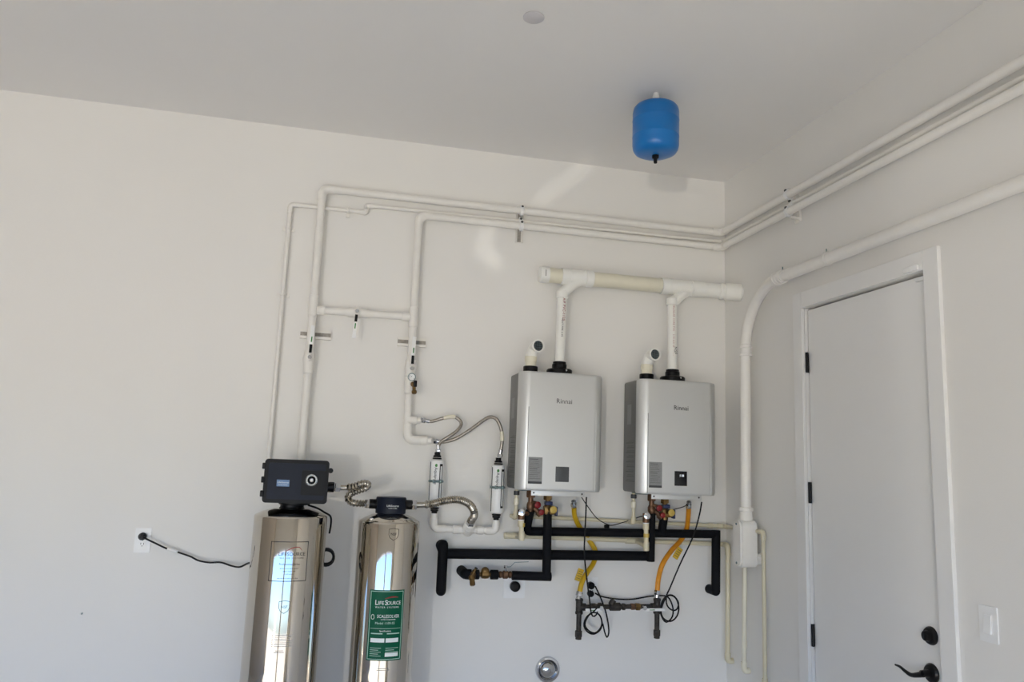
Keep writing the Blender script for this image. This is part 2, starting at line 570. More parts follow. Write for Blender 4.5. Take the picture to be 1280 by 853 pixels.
# thin line
T = thing('thin_water_pipe', 'thinnest white painted pipe on the left, stepping up between the two thick pipes', 'water pipe', (TX, -.03, 1.60))
tp = fillet([(TX, -.001, 1.515), (TX, -.026, 1.515), (TX, -.026, 2.962), (-2.152, -.026, 2.962), (-2.152, -.026, TZ - .012), (-.028, -.026, TZ + .004), (-.028, FY + .02, TZ + .01)], .016, 6)
MB().sweep(tp, .0108, 14).build('pipe', 'pipe', T)
for a, b_, c in (((TX, -.026, 2.915), (TX, -.026, 2.962), (TX + .05, -.026, 2.962)),
                 ((-2.20, -.026, 2.962), (-2.152, -.026, 2.962), (-2.152, -.026, 2.985)),
                 ((-2.152, -.026, 2.98), (-2.152, -.026, TZ - .012), (-2.11, -.026, TZ - .012)),
                 ((-.065, -.026, TZ + .004), (-.028, -.026, TZ + .004), (-.028, -.065, TZ + .004))):
    MB().sweep(fillet([a, b_, c], .016), .0135, 14).build('elbow', 'pipe', T)
def pipe_strap(parent, p, axis, r):
    p, a = V(p), V(axis).normalized()
    b = hub(MB(), p, a, .014, r + .003, 16)
    s = a.cross(Y)
    for sg in (-1, 1):
        q = p + s * sg * (r + .012)
        b.box((min(q.x - .010, q.x + .010), -.006, q.z - .010), (q.x + .010, -.0005, q.z + .010), .001)
    return b.build('pipe_strap', 'pipe', parent)
for z in (2.83, 2.47):
    pipe_strap(T, (TX, -.026, z), Z, .011)
pipe_strap(T, (-2.248, -.026, 2.962), X, .011)

# lower main
B = thing('bypass_water_pipe', 'thick white painted water pipe, lowest of the three, dropping to the braided hoses', 'water pipe', (BX, -.05, 1.75))
p = fillet([(-1.76, -.06, 1.745), (BX + .003, -.06, 1.745), (BX, -.052, 1.86), (BX, -.05, BZ), (-.05, -.05, BZ), (-.05, FY + .02, BZ - .004)], .055, 8)
MB().sweep(p, .0195, 18).build('pipe', 'pipe', B)
MB().sweep(fillet([(BX, -.05, BZ - .065), (BX, -.05, BZ), (BX + .07, -.05, BZ)], .045), .0225, 18).build('elbow', 'pipe', B)
MB().sweep(fillet([(-.11, -.05, BZ), (-.05, -.05, BZ), (-.05, -.11, BZ)], .045), .0225, 18).build('elbow', 'pipe', B)
MB().sweep(fillet([(BX + .003, -.06, 1.83), (BX + .003, -.06, 1.745), (-1.795, -.06, 1.745)], .055), .0230, 18).build('elbow', 'pipe', B)
ad = MB(); ad.lathe([(.022, 0), (.024, .004), (.024, .035), (.019, .04), (.019, .06)], (-1.795, -.06, 1.745), X, 20)
ad.build('adapter', 'pipe', B)
st = MB().lathe([(.019, 0), (.0205, .004), (.0205, .05), (.017, .053), (.017, .072)], (-1.868, -.058, 1.848), X, 20)
st.build('branch_stub', 'pipe', B)
hub(MB(), (BX, -.05, 2.40), Z, .11, .0240).build('tee', 'pipe', B)
cr = MB(); cr.sweep([(AX + .02, -.05, 2.398), (BX - .015, -.05, 2.40)], .0195, 18)
cr.cyl((AX + .02, -.05, 2.398), (AX + .062, -.05, 2.398), .024, 18, .003)
cr.cyl((BX - .062, -.05, 2.40), (BX - .02, -.05, 2.40), .024, 18, .003)
cr.build('cross_pipe', 'pipe', B)
valve_body(B, (-2.163, -.05, 2.40), X, .029, .095)
lever(B, (-2.165, -.098, 2.402), (-.05, 0, -1), -Y, .145)
valve_body(B, (BX, -.05, 2.125), Z)
lever(B, (BX + .004, -.098, 2.118), (.02, -.01, 1), -Y, .170)
bb = MB().cyl((BX, -.055, 1.985), (BX, -.055, 2.08), .0265, 20, .005)
bb.build('coupling', 'pipe', B)
# gauge and drain cock under the valve
g = MB().lathe([(.017, 0), (.021, .004), (.021, .022), (.019, .025), (.018, .021), (.0, .021)], (BX + .008, -.075, 2.075), (-.12, -1, -.15), 24)
g.cyl((BX + .008, -.05, 2.075), (BX + .008, -.08, 2.075), .006, 10)
ga = g.build('pressure_gauge', 'zinc', B)
gax = V((-.12, -1, -.15)).normalized()
gf = MB().cyl(V((BX + .008, -.075, 2.075)) + gax * .0205, V((BX + .008, -.075, 2.075)) + gax * .0215, .0172, 24)
gf.build('dial_face', 'white', ga)
gn = MB(); gc = V((BX + .008, -.075, 2.075)) + gax * .022
for k in range(12):
    a = math.radians(-120 + 240 * k / 11)
    q = gc + V((math.sin(a), 0, math.cos(a))) * .0135
    gn.box(q - V((.0008, .0003, .0022)), q + V((.0008, .0003, .0022)), rot=Matrix.Rotation(a, 3, 'Y'))
gn.box(gc + V((-.0008, -.0005, -.002)), gc + V((.0008, .0003, .011)), rot=Matrix.Rotation(.9, 3, 'Y'))
gn.build('dial_markings', 'ink', ga)
c = MB(); c.cyl((BX + .012, -.052, 2.045), (BX + .012, -.105, 2.030), .010, 14)
c.sweep(fillet([(BX + .012, -.095, 2.04), (BX + .018, -.115, 2.025), (BX + .020, -.118, 1.99)], .012), .009, 12)
c.lathe([(.010, 0), (.0135, .003), (.0135, .014), (.010, .018)], (BX + .020, -.118, 2.000), (0.05, -.35, -1), 14)
ck = c.build('drain_cock', 'brass', B)
MB().box((BX + .014, -.130, 2.018), (BX + .032, -.122, 2.052), .003).build('cock_handle', 'black', ck)

# strut channels
def strut_h(name, label, x0, x1, z):
    b = MB()
    b.box((x0, -.004, z - .022), (x1, -.0005, z + .022))
    for s in (-1, 1):
        b.box((x0, -.026, z + s * .022 - .0017), (x1, -.0005, z + s * .022 + .0017))
        zz = z + s * .0165
        b.box((x0, -.027, zz - .0065), (x1, -.0245, zz + .0065))
    o = b.build(name, 'pipe', smooth=False)
    MB().box((x0 + .001, -.0075, z - .0195), (x1 - .001, -.0035, z + .0195)).build('shaded_back', 'strut_back', o)
    return tag(o, label, 'bracket', 'short strut channels behind the pipe valves')
sa = strut_h('strut_channel', 'short white strut channel on the wall behind the left valve lever', -2.447, -2.289, 2.272)
sb = strut_h('strut_channel', 'short white strut channel on the wall behind the valve with the gauge', -1.939, -1.786, 2.268)

def clampset(parent, along, base, axis, items):
    """split pipe clamps with their bolts; along = pipe direction, axis = wall normal"""
    a, w = V(along), V(axis)
    for z, r, off in items:
        c_ = V(base) + w * off + Z * (z - base[2])
        b = hub(MB(), c_, a, .022, r + .006, 18)
        for s in (-1, 1):
            q = c_ + Z * s * (r + .006) + w * .004
            b.box(q - V((.009, .009, .0035)), q + V((.009, .009, .0035)), .001)
        cl = b.build('pipe_clamp', 'white', parent)
        q = c_ + w * (r + .007) 
        k = MB(); k.nut(c_ + Z * (r - .001) + w * .011, c_ + Z * (r - .001) + w * .022, .0075)
        k.build('clamp_bolt', 'label_dark', cl)
sv = thing('strut_channel', 'upright white strut with clamps holding three pipes on the back wall', 'bracket', (-1.288, 0, 2.89))
b = MB()
b.box((-1.310, -.004, 2.888), (-1.268, -.0005, 3.100))
for s in (-1, 1):
    b.box((-1.289 + s * .0195 - .0016, -.0135, 2.888), (-1.289 + s * .0195 + .0016, -.0005, 3.100))
b.build('channel', 'pipe', sv, smooth=False)
MB().box((-1.299, -.0075, 2.890), (-1.279, -.0035, 3.098)).build('shaded_back', 'strut_back', sv)
clampset(sv, X, (-1.289, 0, 2.89), -Y, [(AZ, .0205, .05), (BZ, .0195, .05), (TZ - .006, .0108, .026)])
sr = thing('strut_channel', 'upright white strut with clamps holding three pipes on the right wall', 'bracket', (0, -.77, 2.92))
b = MB()
b.box((-.004, -.795, 2.915), (-.0005, -.750, 3.115))
for s in (-1, 1):
    b.box((-.0135, -.7725 + s * .021 - .0016, 2.915), (-.0005, -.7725 + s * .021 + .0016, 3.115))
b.box((-.060, -.797, 2.925), (-.0005, -.785, 2.937), .001)
b.build('channel', 'pipe', sr, smooth=False)
clampset(sr, Y, (0, -.76, 2.92), -X, [(AZ + .001, .0205, .05), (BZ, .0195, .05), (TZ + .005, .0108, .028)])

# ------------------------------------------------------------------ conduit on the right wall
CX, CY = -.07, -.345
cd = thing('electrical_conduit', 'fat white painted conduit bending down beside the door into a box fitting', 'conduit', (CX, CY, 1.14))
MB().sweep(fillet([(CX, CY, 1.42), (CX, CY - .01, 2.638), (CX, FY + .02, 2.622)], .34, 18), .0285, 20).build('conduit_tube', 'pipe', cd)
cp = MB(); cp.lathe([(.030, 0), (.036, .003), (.036, .014), (.0315, .016), (.0315, .026), (.036, .028), (.036, .040), (.032, .042), (.032, .052), (.036, .054), (.036, .066), (.030, .069)], (CX, -.665, 2.636), (0, -1, 0), 22)
cp.build('coupling', 'pipe', cd)
MB().lathe([(.030, 0), (.0345, .003), (.0345, .016), (.0305, .019), (.0305, .045), (.0345, .048), (.0345, .062), (.030, .065)], (CX, CY - .012, 2.27), Z, 22).build('coupling', 'pipe', cd)
for yy in (-.735, -1.095):
    b = MB()
    hub(b, (CX, yy, 2.637), Y, .020, .033)
    b.box((-.045, yy - .010, 2.668), (-.0005, yy + .010, 2.675), .001)
    sc = b.build('conduit_strap', 'pipe', cd)
    MB().cyl((-.075, yy, 2.668), (-.075, yy, 2.684), .003, 8).build('strap_bolt', 'zinc', sc)
lb = MB()
lb.prism(rrect(.086, .245, .035), (CX + .040, CY, 1.272), (0, 1, 0), (0, 0, 1), (-.085, 0, 0))
bmesh.ops.bevel(lb.bm, geom=[e for e in lb.bm.edges if e.calc_face_angle(0) > 1.2], offset=.008, segments=3, affect='EDGES')
bx_ = lb.build('conduit_box', 'pipe', cd)
MB().prism(rrect(.078, .232, .033), (CX - .046, CY, 1.272), (0, 1, 0), (0, 0, 1), (-.010, 0, 0)).build('cover', 'pipe', bx_)
for z in (1.172, 1.372):
    MB().cyl((CX - .055, CY, z), (CX - .060, CY, z), .006, 10).build('cover_screw', 'zinc', bx_)
hu = MB().lathe([(.030, 0), (.036, .004), (.036, .022), (.033, .028), (.033, .05), (.038, .054), (.038, .068), (.034, .072)], (CX, CY, 1.388), Z, 22)
hu.build('box_hub', 'pipe', cd)
MB().lathe([(.030, 0), (.030, .025), (.033, .026), (.033, .034)], (CX + .036, CY - .02, 1.195), X, 22).build('wall_hub', 'pipe', cd)

# ------------------------------------------------------------------ tankless water heaters
HZ0, HZ1, HW = 1.510, 2.127, .465
def make_heater(x, label, lit):
    h = thing('water_heater', label, 'water heater', (x, 0, HZ0), 'tankless water heaters')
    w2 = HW / 2
    # rear case
    b = MB().box((x - w2 + .001, -.206, HZ0 + .004), (x + w2 - .001, -.012, HZ1 - .004), .012, 3)
    cs = b.build('rear_case', 'case', h)
    st_ = MB()
    for k in range(9):
        z = HZ0 + .06 + k * .026
        st_.box((x - w2 + .0004, -.185 + (k % 3) * .006, z), (x - w2 + .0015, -.06 - (k % 2) * .015, z + .003)); st_.box((x - w2 + .0004, -.18 + (k % 2) * .01, z + .009), (x - w2 + .0015, -.075 - (k % 3) * .012, z + .011))
    st_.build('printed_notice', 'label_dark', cs)
    MB().box((x - w2 + .0002, -.130, HZ1 - .245), (x - w2 + .0015, -.072, HZ1 - .135)).build('rating_sticker', 'label_grey', cs)
    for z in (HZ0 - .012, HZ1 - .01):
        MB().box((x - .17, -.014, z), (x + .17, -.0005, z + .022)).build('wall_bracket', 'zinc', h)
    # front cover, lofted around a softly curved profile
    prof = [(-w2, -.200), (-w2, -.206), (-w2 + .006, -.217), (-w2 + .020, -.231), (-w2 + .036, -.2425), (-w2 + .048, -.2480), (-w2 + .060, -.2490),
            (w2 - .060, -.2490), (w2 - .048, -.2480), (w2 - .036, -.2425), (w2 - .020, -.231), (w2 - .006, -.217), (w2, -.206), (w2, -.200)]
    lv_ = [(HZ0, .93), (HZ0 + .004, .975), (HZ0 + .014, 1.0), (HZ1 - .014, 1.0), (HZ1 - .004, .975), (HZ1, .93)]
    fb = MB(); rings = []
    for z, s in lv_:
        ins = (1 - s) * .10
        rings.append([fb.bm.verts.new((x + px * (1 - ins / w2 * 1.0), -.200 + (py + .200) * (1 - (1 - s) * 1.2), z)) for px, py in prof])
    n = len(prof)
    for a_, b_ in zip(rings, rings[1:]):
        for k in range(n):
            fb.bm.faces.new((a_[k], a_[(k + 1) % n], b_[(k + 1) % n], b_[k]))
    fb.bm.faces.new(rings[0]); fb.bm.faces.new(list(reversed(rings[-1])))
    cv = fb.build('front_cover', 'silver', h, ang=28)
    # narrow gap and raised strip standing in for the highlight where the lower front panel meets the cover
    px0, px1 = x - w2 + .052, x + w2 - .044
    zt = HZ0 + .43
    MB().box((px0 - .0024, -.2496, HZ0 + .006), (px0, -.2470, zt)).build('panel_gap', 'seam', cv)
    MB().box((px1 - .0015, -.2497, HZ0 + .006), (px1 + .0020, -.2465, zt)).build('panel_highlight', 'silver', cv)
    z0, z1 = HZ0 + .048, HZ0 + .126
    xa, xb = x - w2 + HW * .442, x - w2 + HW * .598
    cpn = MB().box((xa, -.2515, z0), (xb, -.2480, z1), .0015)
    cpn = cpn.build('control_panel', 'panel_black' if lit else 'panel_grey', h)
    if lit:
        text('display_digits', '118', .018, ((xa + xb) / 2 + .004, -.2518, z1 - .024), X, Z, 'lit', cpn)
    else:
        MB().box((xa + .012, -.2519, z0 + .012), (xb - .012, -.2513, z1 - .012), .0002).build('display_window', 'panel_grey', cpn)
    lz0, lz1 = HZ0 + .034, HZ0 + .170
    la, lb_ = x - w2 + HW * .125, x - w2 + HW * .286
    lab = MB().box((la, -.2501, lz0), (lb_, -.248, lz1)).build('instruction_label', 'label_grey', h)
    MB().box((la + .001, -.2505, lz0 + .001), (lb_ - .001, -.2500, lz0 + .012)).build('label_strip', 'label_dark', lab)
    ln = MB()
    rnd = random.Random(3)
    for k in range(11):
        z = lz1 - .012 - k * .0098
        ln.box((la + .007, -.2504, z), (la + .007 + (.040 + rnd.random() * .020), -.2500, z + (.0028 if k in (0, 5) else .0014)))
    ln.build('label_print', 'label_dark', lab)
    text('maker_lettering', 'Rinnai', .036, (x + .010, -.2491, HZ0 + .466), X, Z, 'label_dark', h)
    # bottom bracket
    bk = MB().box((x - w2 + .085, -.225, HZ0 - .026), (x + w2 - .090, -.223, HZ0 + .004), .0005)
    bk.box((x - w2 + .085, -.223, HZ0 - .002), (x + w2 - .090, -.06, HZ0 + .002))
    bk = bk.build('bottom_bracket', 'silver', h)
    for sx in (x - w2 + .098, x + w2 - .105):
        MB().cyl((sx, -.2251, HZ0 - .012), (sx, -.2275, HZ0 - .012), .005, 10).build('screw', 'label_dark', bk)
    # flue collar and air collar
    fx = x + .012
    f = MB()
    f.lathe([(.070, 0), (.070, .030), (.064, .036), (.040, .040), (.040, .062), (.036, .066), (.036, .076), (.030, .078)], (fx, -.13, HZ1 - .003), Z, 28)
    fl = f.build('flue_collar', 'black', h)
    MB().cyl((fx + .02, -.196, HZ1 + .022), (fx + .02, -.2005, HZ1 + .022), .005, 10).build('collar_screw', 'chrome', fl)
    MB().lathe([(.039, 0), (.039, .034), (.036, .037)], (x - w2 + .072, -.17, HZ1 - .003), Z, 26).build('air_collar', 'black', h)
    MB().cyl((x + .105, -.16, HZ1 - .002), (x + .105, -.16, HZ1 + .006), .018, 16).build('plug', 'silver', h)
    MB().cyl((x + .02, -.12, HZ0 - .012), (x + .11, -.12, HZ0 - .012), .006, 8).build('drain_pin', 'black', h)
    return h
HL, HR = -1.0755, -.410
make_heater(HL, 'silver wall-hung water heater with a grey control face, left of the pair', False)
make_heater(HR, 'silver wall-hung water heater with lit black display, nearer the corner', True)

# air intakes
def intake(x, label):
    t = thing('air_intake', label, 'air intake', (x, -.17, HZ1 + .02), 'screened air intakes')
    z0 = HZ1 + .027
    MB().lathe([(.030, 0), (.030, .030), (.033, .031), (.033, .058), (.031, .060)], (x, -.17, z0), Z, 24).build('pipe', 'cream_pvc', t)
    ax = V((.12, -1, .0)).normalized()
    top = V((x + .016, -.17, z0 + .112))
    MB().sweep(fillet([(x, -.17, z0 + .055), tuple(top), tuple(top + ax * .052)], .038, 8), .031, 24).build('elbow', 'pvc', t)
    end = top + ax * .050
    rm = MB().lathe([(.026, 0), (.0355, .0), (.0355, .014), (.0275, .014), (.0275, .006), (.026, .006)], end, ax, 28).build('rim', 'pvc', t)
    MB().cyl(end + ax * .004, end + ax * .008, .0274, 28).build('screen', 'mesh', rm)
    g = MB()
    u = ax.cross(Z).normalized()
    for k in range(-3, 4):
        h = math.sqrt(max(0, .026 ** 2 - (k * .0075) ** 2))
        for (dr, pr) in ((u, Z), (Z, u)):
            c_ = end + ax * .0085 + pr * k * .0075
            g.sweep([c_ - dr * h, c_ + dr * h], .0008, 4)
    g.build('screen_wires', 'zinc', rm)
intake(HL - HW / 2 + .072, 'white pipe elbow with a round dark screen on top of the left water heater')
intake(HR - HW / 2 + .072, 'white pipe elbow with a round dark screen on top of the right water heater')

# ------------------------------------------------------------------ shared flue
FZ, FO = 2.682, -.13
fl = thing('exhaust_flue', 'white and cream plastic flue joining both water heaters and entering the right wall', 'flue', (HL, FO, HZ1 + .06))
MB().sweep([(-1.150, FO, FZ), (-1.06, FO, FZ)], .0415, 26).build('flue_pipe', 'cream_pvc', fl)
MB().sweep([(-.89, FO, FZ), (-.47, FO, FZ)], .0415, 26).build('flue_pipe', 'cream_pvc', fl)
cp_ = MB().lathe([(.040, 0), (.044, .004), (.046, .02), (.046, .050), (.042, .050)], (-1.193, FO, FZ), X, 26).build('end_cap', 'pvc', fl)
MB().box((-1.170, FO - .0475, FZ - .018), (-1.167, FO - .045, FZ + .018)).build('cap_mark', 'ink', cp_)
def wye(xl, xr, xv, zb):
    b = MB()
    b.sweep([(xl, FO, FZ), (xr, FO, FZ)], .0435, 26)
    b.cyl((xl, FO, FZ), (xl + .05, FO, FZ), .0475, 26, .003)
    b.cyl((xr - .045, FO, FZ), (xr, FO, FZ), .0475, 26, .003)
    y = b.build('wye', 'pvc', fl)
    s = MB()
    s.sweep(spline([(xv + .150, FO, FZ - .008), (xv + .105, FO, FZ - .016), (xv + .060, FO, FZ - .040), (xv + .020, FO, FZ - .078), (xv + .003, FO, zb + .012), (xv, FO, zb - .01)], .01), .030, 22)
    s.cyl((xv, FO, zb - .018), (xv, FO, zb + .022), .0335, 22, .003)
    s.build('branch', 'pvc', y)
wye(-1.070, -.885, -1.059, 2.575)
wye(-.475, -.245, -.402, 2.590)
v1 = MB().sweep([(HL + .012, FO, HZ1 + .06), (-1.058, FO, 2.58)], .0268, 22).build('riser_pipe', 'pvc', fl)
v2 = MB().sweep([(HR + .012, FO, HZ1 + .06), (-.402, FO, 2.59)], .0268, 22).build('riser_pipe', 'pvc', fl)
def vtext(parent, s, x, z, size, m, mat_):
    text('pipe_print', s, size, (x, FO - .0272, z), -Z, X, mat_, parent, align='LEFT', spacing=1.1)
vtext(v1, 'A/F PVC-1120', -1.055, 2.555, .020, 0, 'red_ink')
vtext(v1, 'VENT PIPE 2 IN', -1.062, 2.44, .014, 0, 'ink')
vtext(v2, 'CELLULAR CORE PVC', -.404, 2.575, .015, 0, 'pink_ink')
vtext(v2, '2 IN SCH 40  - - - - -', -.404, 2.40, .013, 0, 'pink_ink')
vtext(v2, 'NSF', -.392, 2.33, .024, 0, 'ink')
e = MB()
e.sweep(fillet([(-.250, FO, FZ), (-.150, FO, FZ), (.02, FO - .055, FZ - .012)], .10), .0425, 26)
e.cyl((-.255, FO, FZ), (-.205, FO, FZ), .047, 26, .003)
ee = e.build('wall_elbow', 'pvc', fl)
dr = (V((.02, FO - .055, FZ - .012)) - V((-.150, FO, FZ))).normalized()
q0 = V((-.150, FO, FZ)) + dr * .040
MB().cyl(q0, q0 + dr * .018, .0485, 26, .003).build('elbow_hub', 'pvc', ee)
MB().cyl(q0 + dr * .030, q0 + dr * .125, .0500, 26, .005).build('elbow_hub', 'pvc', ee)

# ------------------------------------------------------------------ valves, drains and insulated pipes under the heaters
def iso_valve(x, z_top, kind, label):
    t = thing('isolation_valve', label, 'valve', (x, -.12, z_top - .13))
    b = MB()
    b.nut((x, -.12, z_top - .040), (x, -.12, z_top - .004), .024)
    b.cyl((x, -.12, z_top - .13), (x, -.12, z_top), .014, 16)
    b.lathe([(.016, 0), (.021, .012), (.021, .030), (.016, .042)], (x, -.12, z_top - .105), Z, 18)
    if kind == 'hot':
        b.sweep([(x + .008, -.12, z_top - .085), (x + .048, -.125, z_top - .118)], .013, 14)
        b.cyl((x + .040, -.124, z_top - .112), (x + .058, -.126, z_top - .127), .019, 16)
        b.cyl((x + .004, -.13, z_top - .062), (x + .024, -.150, z_top - .066), .009, 12)
        o = b.build('body', 'bronze', t)
        MB().lathe([(.008, 0), (.017, .003), (.018, .012), (.010, .016)], (x + .026, -.152, z_top - .074), (.2, -1, -.1), 14).build('red_handle', 'red', t)
        MB().lathe([(.008, 0), (.015, .003), (.015, .012), (.008, .016)], (x + .050, -.146, z_top - .112), (.2, -1, -.1), 14).build('red_handle', 'red', t)
    else:
        b.cyl((x, -.12, z_top - .085), (x + .016, -.165, z_top - .085), .014, 14)
        b.box((x - .022, -.145, z_top - .115), (x + .034, -.10, z_top - .070), .006)
        b.build('body', 'brass', t)
        MB().box((x - .018, -.150, z_top - .066), (x + .020, -.110, z_top - .046), .004).build('blue_handle', 'blue_knob', t)
        MB().box((x + .036, -.160, z_top - .120), (x + .046, -.120, z_top - .072), .003).build('blue_handle', 'blue_knob', t)
        MB().lathe([(.019, 0), (.019, .006), (.011, .008), (.011, .004), (.0, .004)], (x + .018, -.166, z_top - .087), (0, -1, 0), 18).build('yellow_knob', 'yellow_knob', t)
    return t
XLH, XLC, XRH, XRC = -1.197, -1.103, -.512, -.434
iso_valve(XLH, 1.508, 'hot', 'brass valve with red handles, leftmost under the left water heater')
iso_valve(XLC, 1.498, 'cold', 'brass valve with yellow knob under the left water heater')
iso_valve(XRH, 1.508, 'hot', 'brass valve with red handles, leftmost under the right water heater')
iso_valve(XRC, 1.498, 'cold', 'brass valve with yellow knob under the right water heater')

def relief(x, xd, zt, label, zb, yd=-.145):
    t = thing('relief_valve', label, 'relief valve', (x, yd, zb))
    b = MB().cyl((x, yd, 1.405), (x, yd, 1.355), .018, 16)
    b.cyl((x, yd, 1.388), (x + .040, -.13, 1.385), .012, 14)
    b.build('body', 'bronze', t)
    MB().lathe([(.012, 0), (.017, .003), (.017, .010), (.006, .012), (.006, .016)], (x, yd - .010, 1.392), (-.2, -1, .1), 16).build('test_cap', 'chrome', t)
    d_ = MB().lathe([(.0155, 0), (.0165, -.003), (.0165, -.040), (.0135, -.042)], (x, yd, 1.360), Z, 16)
    d_.sweep([(x, yd, 1.365), (xd, yd, zb + .02)], .0125, 14)
    d_.lathe([(.0125, 0), (.0155, .003), (.0155, .045), (.013, .048)], (xd, yd, zb), Z, 16)
    d_.build('discharge_pipe', 'cpvc', t)
    MB().cyl((x, yd, 1.350), (x, yd, 1.358), .0170, 16).build('ring', 'white', t)
    MB().lathe([(.0152, 0), (.0152, .02)], (xd, yd, zb + .070), Z, 16).build('yellow_tape', 'yellow_knob', t)
    return t
relief(-1.252, -1.246, 1.40, 'relief valve with tan drop pipe beside the left water heater hot valve', 1.248)
relief(-.567, -.564, 1.40, 'relief valve with tan drop pipe in front of the black right riser', 1.208, -.175)

# condensate stubs and tan drain lines
def stub(x, zb, label):
    t = thing('drain_stub', label, 'drain pipe', (x, -.09, zb), 'tan drain stubs under the heaters')
    b = MB().cyl((x, -.09, 1.508), (x, -.09, zb), .0095, 14)
    b.build('pipe', 'cpvc', t)
    MB().lathe([(.0105, 0), (.0145, .003), (.0145, .036), (.0105, .04)], (x, -.09, 1.425), Z, 14).build('coupling', 'cream_pvc', t)
    MB().cyl((x, -.09, 1.478), (x, -.09, 1.500), .016, 12).build('nut', 'label_dark', t)
    MB().sweep(fillet([(x, -.09, zb + .036), (x, -.09, zb + .006), (x, -.045, zb + .004)], .014), .0135, 14).build('elbow', 'cpvc', t)
stub(-1.268, 1.358, 'short tan drain stub at the left bottom corner of the left water heater')
stub(-.605, 1.344, 'short tan drain stub at the left bottom corner of the right water heater')

u1 = thing('drain_pipe', 'thin tan drain pipe, upper of two behind the black pipes, ending right of the conduit', 'drain pipe', (-1.27, -.03, 1.36))
zr = 1.355
MB().sweep(fillet([(-1.285, -.030, 1.366), (-.030, -.030, 1.334), (-.030, -.447, 1.340), (-.030, -.447, .585), (0.0, -.447, .585)], .018, 6), .0105, 14).build('pipe', 'cpvc', u1)
MB().sweep(fillet([(-.030, -.415, 1.340), (-.030, -.447, 1.340), (-.030, -.447, 1.302)], .018, 6), .0138, 14).build('elbow', 'cpvc', u1)
MB().sweep(fillet([(-.070, -.030, 1.335), (-.030, -.030, 1.334), (-.030, -.070, 1.3345)], .018, 6), .0138, 14).build('elbow', 'cpvc', u1)
hub(MB(), (-.115, -.030, 1.336), X, .035, .0135).build('coupling', 'cpvc', u1)
MB().sweep(fillet([(-.030, -.447, .62), (-.030, -.447, .585), (-.001, -.447, .585)], .018, 6), .0138, 14).build('elbow', 'cpvc', u1)
u2 = thing('drain_pipe', 'tan drain pipe, lower of two, turning down in the room corner', 'drain pipe', (-1.27, -.03, 1.25))
MB().sweep(fillet([(-1.290, -.032, 1.262), (-.032, -.032, 1.234), (-.032, -.078, 1.232), (-.032, -.070, .612), (0, -.070, .612)], .020, 6), .0128, 14).build('pipe', 'cpvc', u2)
MB().sweep(fillet([(-.032, -.050, 1.233), (-.032, -.078, 1.232), (-.032, -.078, 1.180)], .018, 6), .0160, 14).build('elbow', 'cpvc', u2)
MB().sweep(fillet([(-.032, -.071, .655), (-.032, -.070, .612), (-.001, -.070, .612)], .018, 6), .0160, 14).build('elbow', 'cpvc', u2)
for xx in (-1.262, -.575):
    b = MB(); hub(b, (xx - .01, -.032, 1.2615 - (xx + 1.29) * .0223), X, .085, .0165)
    b.build('tee', 'cpvc', u2)
MB().sweep([(-1.246, -.032, 1.261), (-1.246, -.130, 1.261)], .0125, 12).build('branch', 'cpvc', u2)
MB().sweep([(-.564, -.032, 1.245), (-.564, -.162, 1.232)], .0125, 12).build('branch', 'cpvc', u2)
u3 = thing('drain_pipe', 'tan drain pipe standing below the white conduit box fitting', 'drain pipe', (-.032, -.252, .60))
MB().sweep(fillet([(0, -.262, 1.20), (-.032, -.262, 1.20), (-.032, -.245, .605), (0, -.245, .605)], .020, 6), .0125, 14).build('pipe', 'cream_pvc', u3)
MB().sweep(fillet([(-.032, -.246, .650), (-.032, -.245, .605), (-.001, -.245, .605)], .018, 6), .0158, 14).build('elbow', 'cream_pvc', u3)

# black foam-insulated pipes
k1 = thing('insulated_pipe', 'black foam-wrapped pipe, upper run from the left heater to the corner', 'insulated pipe', (-1.2, -.08, 1.30))
kz = 1.291
MB().sweep(fillet([(XLH, -.118, 1.40), (XLH - .012, -.088, kz), (-1.12, -.08, kz), (-.108, -.08, kz + .002)], .02, 4), .0232, 18).build('foam_sleeve', 'foam', k1)
MB().sweep(fillet([(-.105, -.08, kz + .024), (-.108, -.08, .985)], .01), .0245, 18).build('foam_sleeve', 'foam', k1)
MB().sweep(fillet([(-.108, -.085, .985), (-.108, -.001, .985)], .01), .0255, 18).build('wall_stub', 'foam', k1)
MB().sweep([(XRC, -.115, 1.40), (XRC, -.08, kz)], .0232, 18).build('foam_sleeve', 'foam', k1)
k2 = thing('insulated_pipe', 'black foam-wrapped pipe, lower run from the wall stub to the right heater', 'insulated pipe', (-1.64, -.08, 1.18))
lz = 1.170
MB().sweep([(-1.645, -.078, 1.213), (-1.645, -.078, .985)], .0265, 18).build('foam_sleeve', 'foam', k2)
MB().sweep([(-1.645, -.078, 1.190), (-1.645, -.001, 1.205)], .0285, 18).build('wall_stub', 'foam', k2)
MB().sphere((-1.645, -.078, .985), .0264, 16).build('foam_end', 'foam', k2)
MB().sphere((-1.645, -.078, 1.213), .0264, 16).build('foam_end', 'foam', k2)
MB().sweep([(-1.622, -.078, lz), (-.486, -.082, lz)], .0262, 18).build('foam_sleeve', 'foam', k2)
MB().sweep([(-.506, -.100, lz - .025), (-.512, -.120, 1.402)], .0222, 18).build('foam_sleeve', 'foam', k2)
k3 = thing('insulated_pipe', 'black foam-wrapped pipe dropping straight from the left heater to the brass valve', 'insulated pipe', (-1.10, -.13, 1.06))
MB().sweep([(XLC, -.122, 1.402), (-1.102, -.134, 1.058)], .0232, 18).build('foam_sleeve', 'foam', k3)
MB().sweep([(-1.079, -.136, 1.066), (-1.285, -.128, 1.070)], .0232, 18).build('foam_sleeve', 'foam', k3)

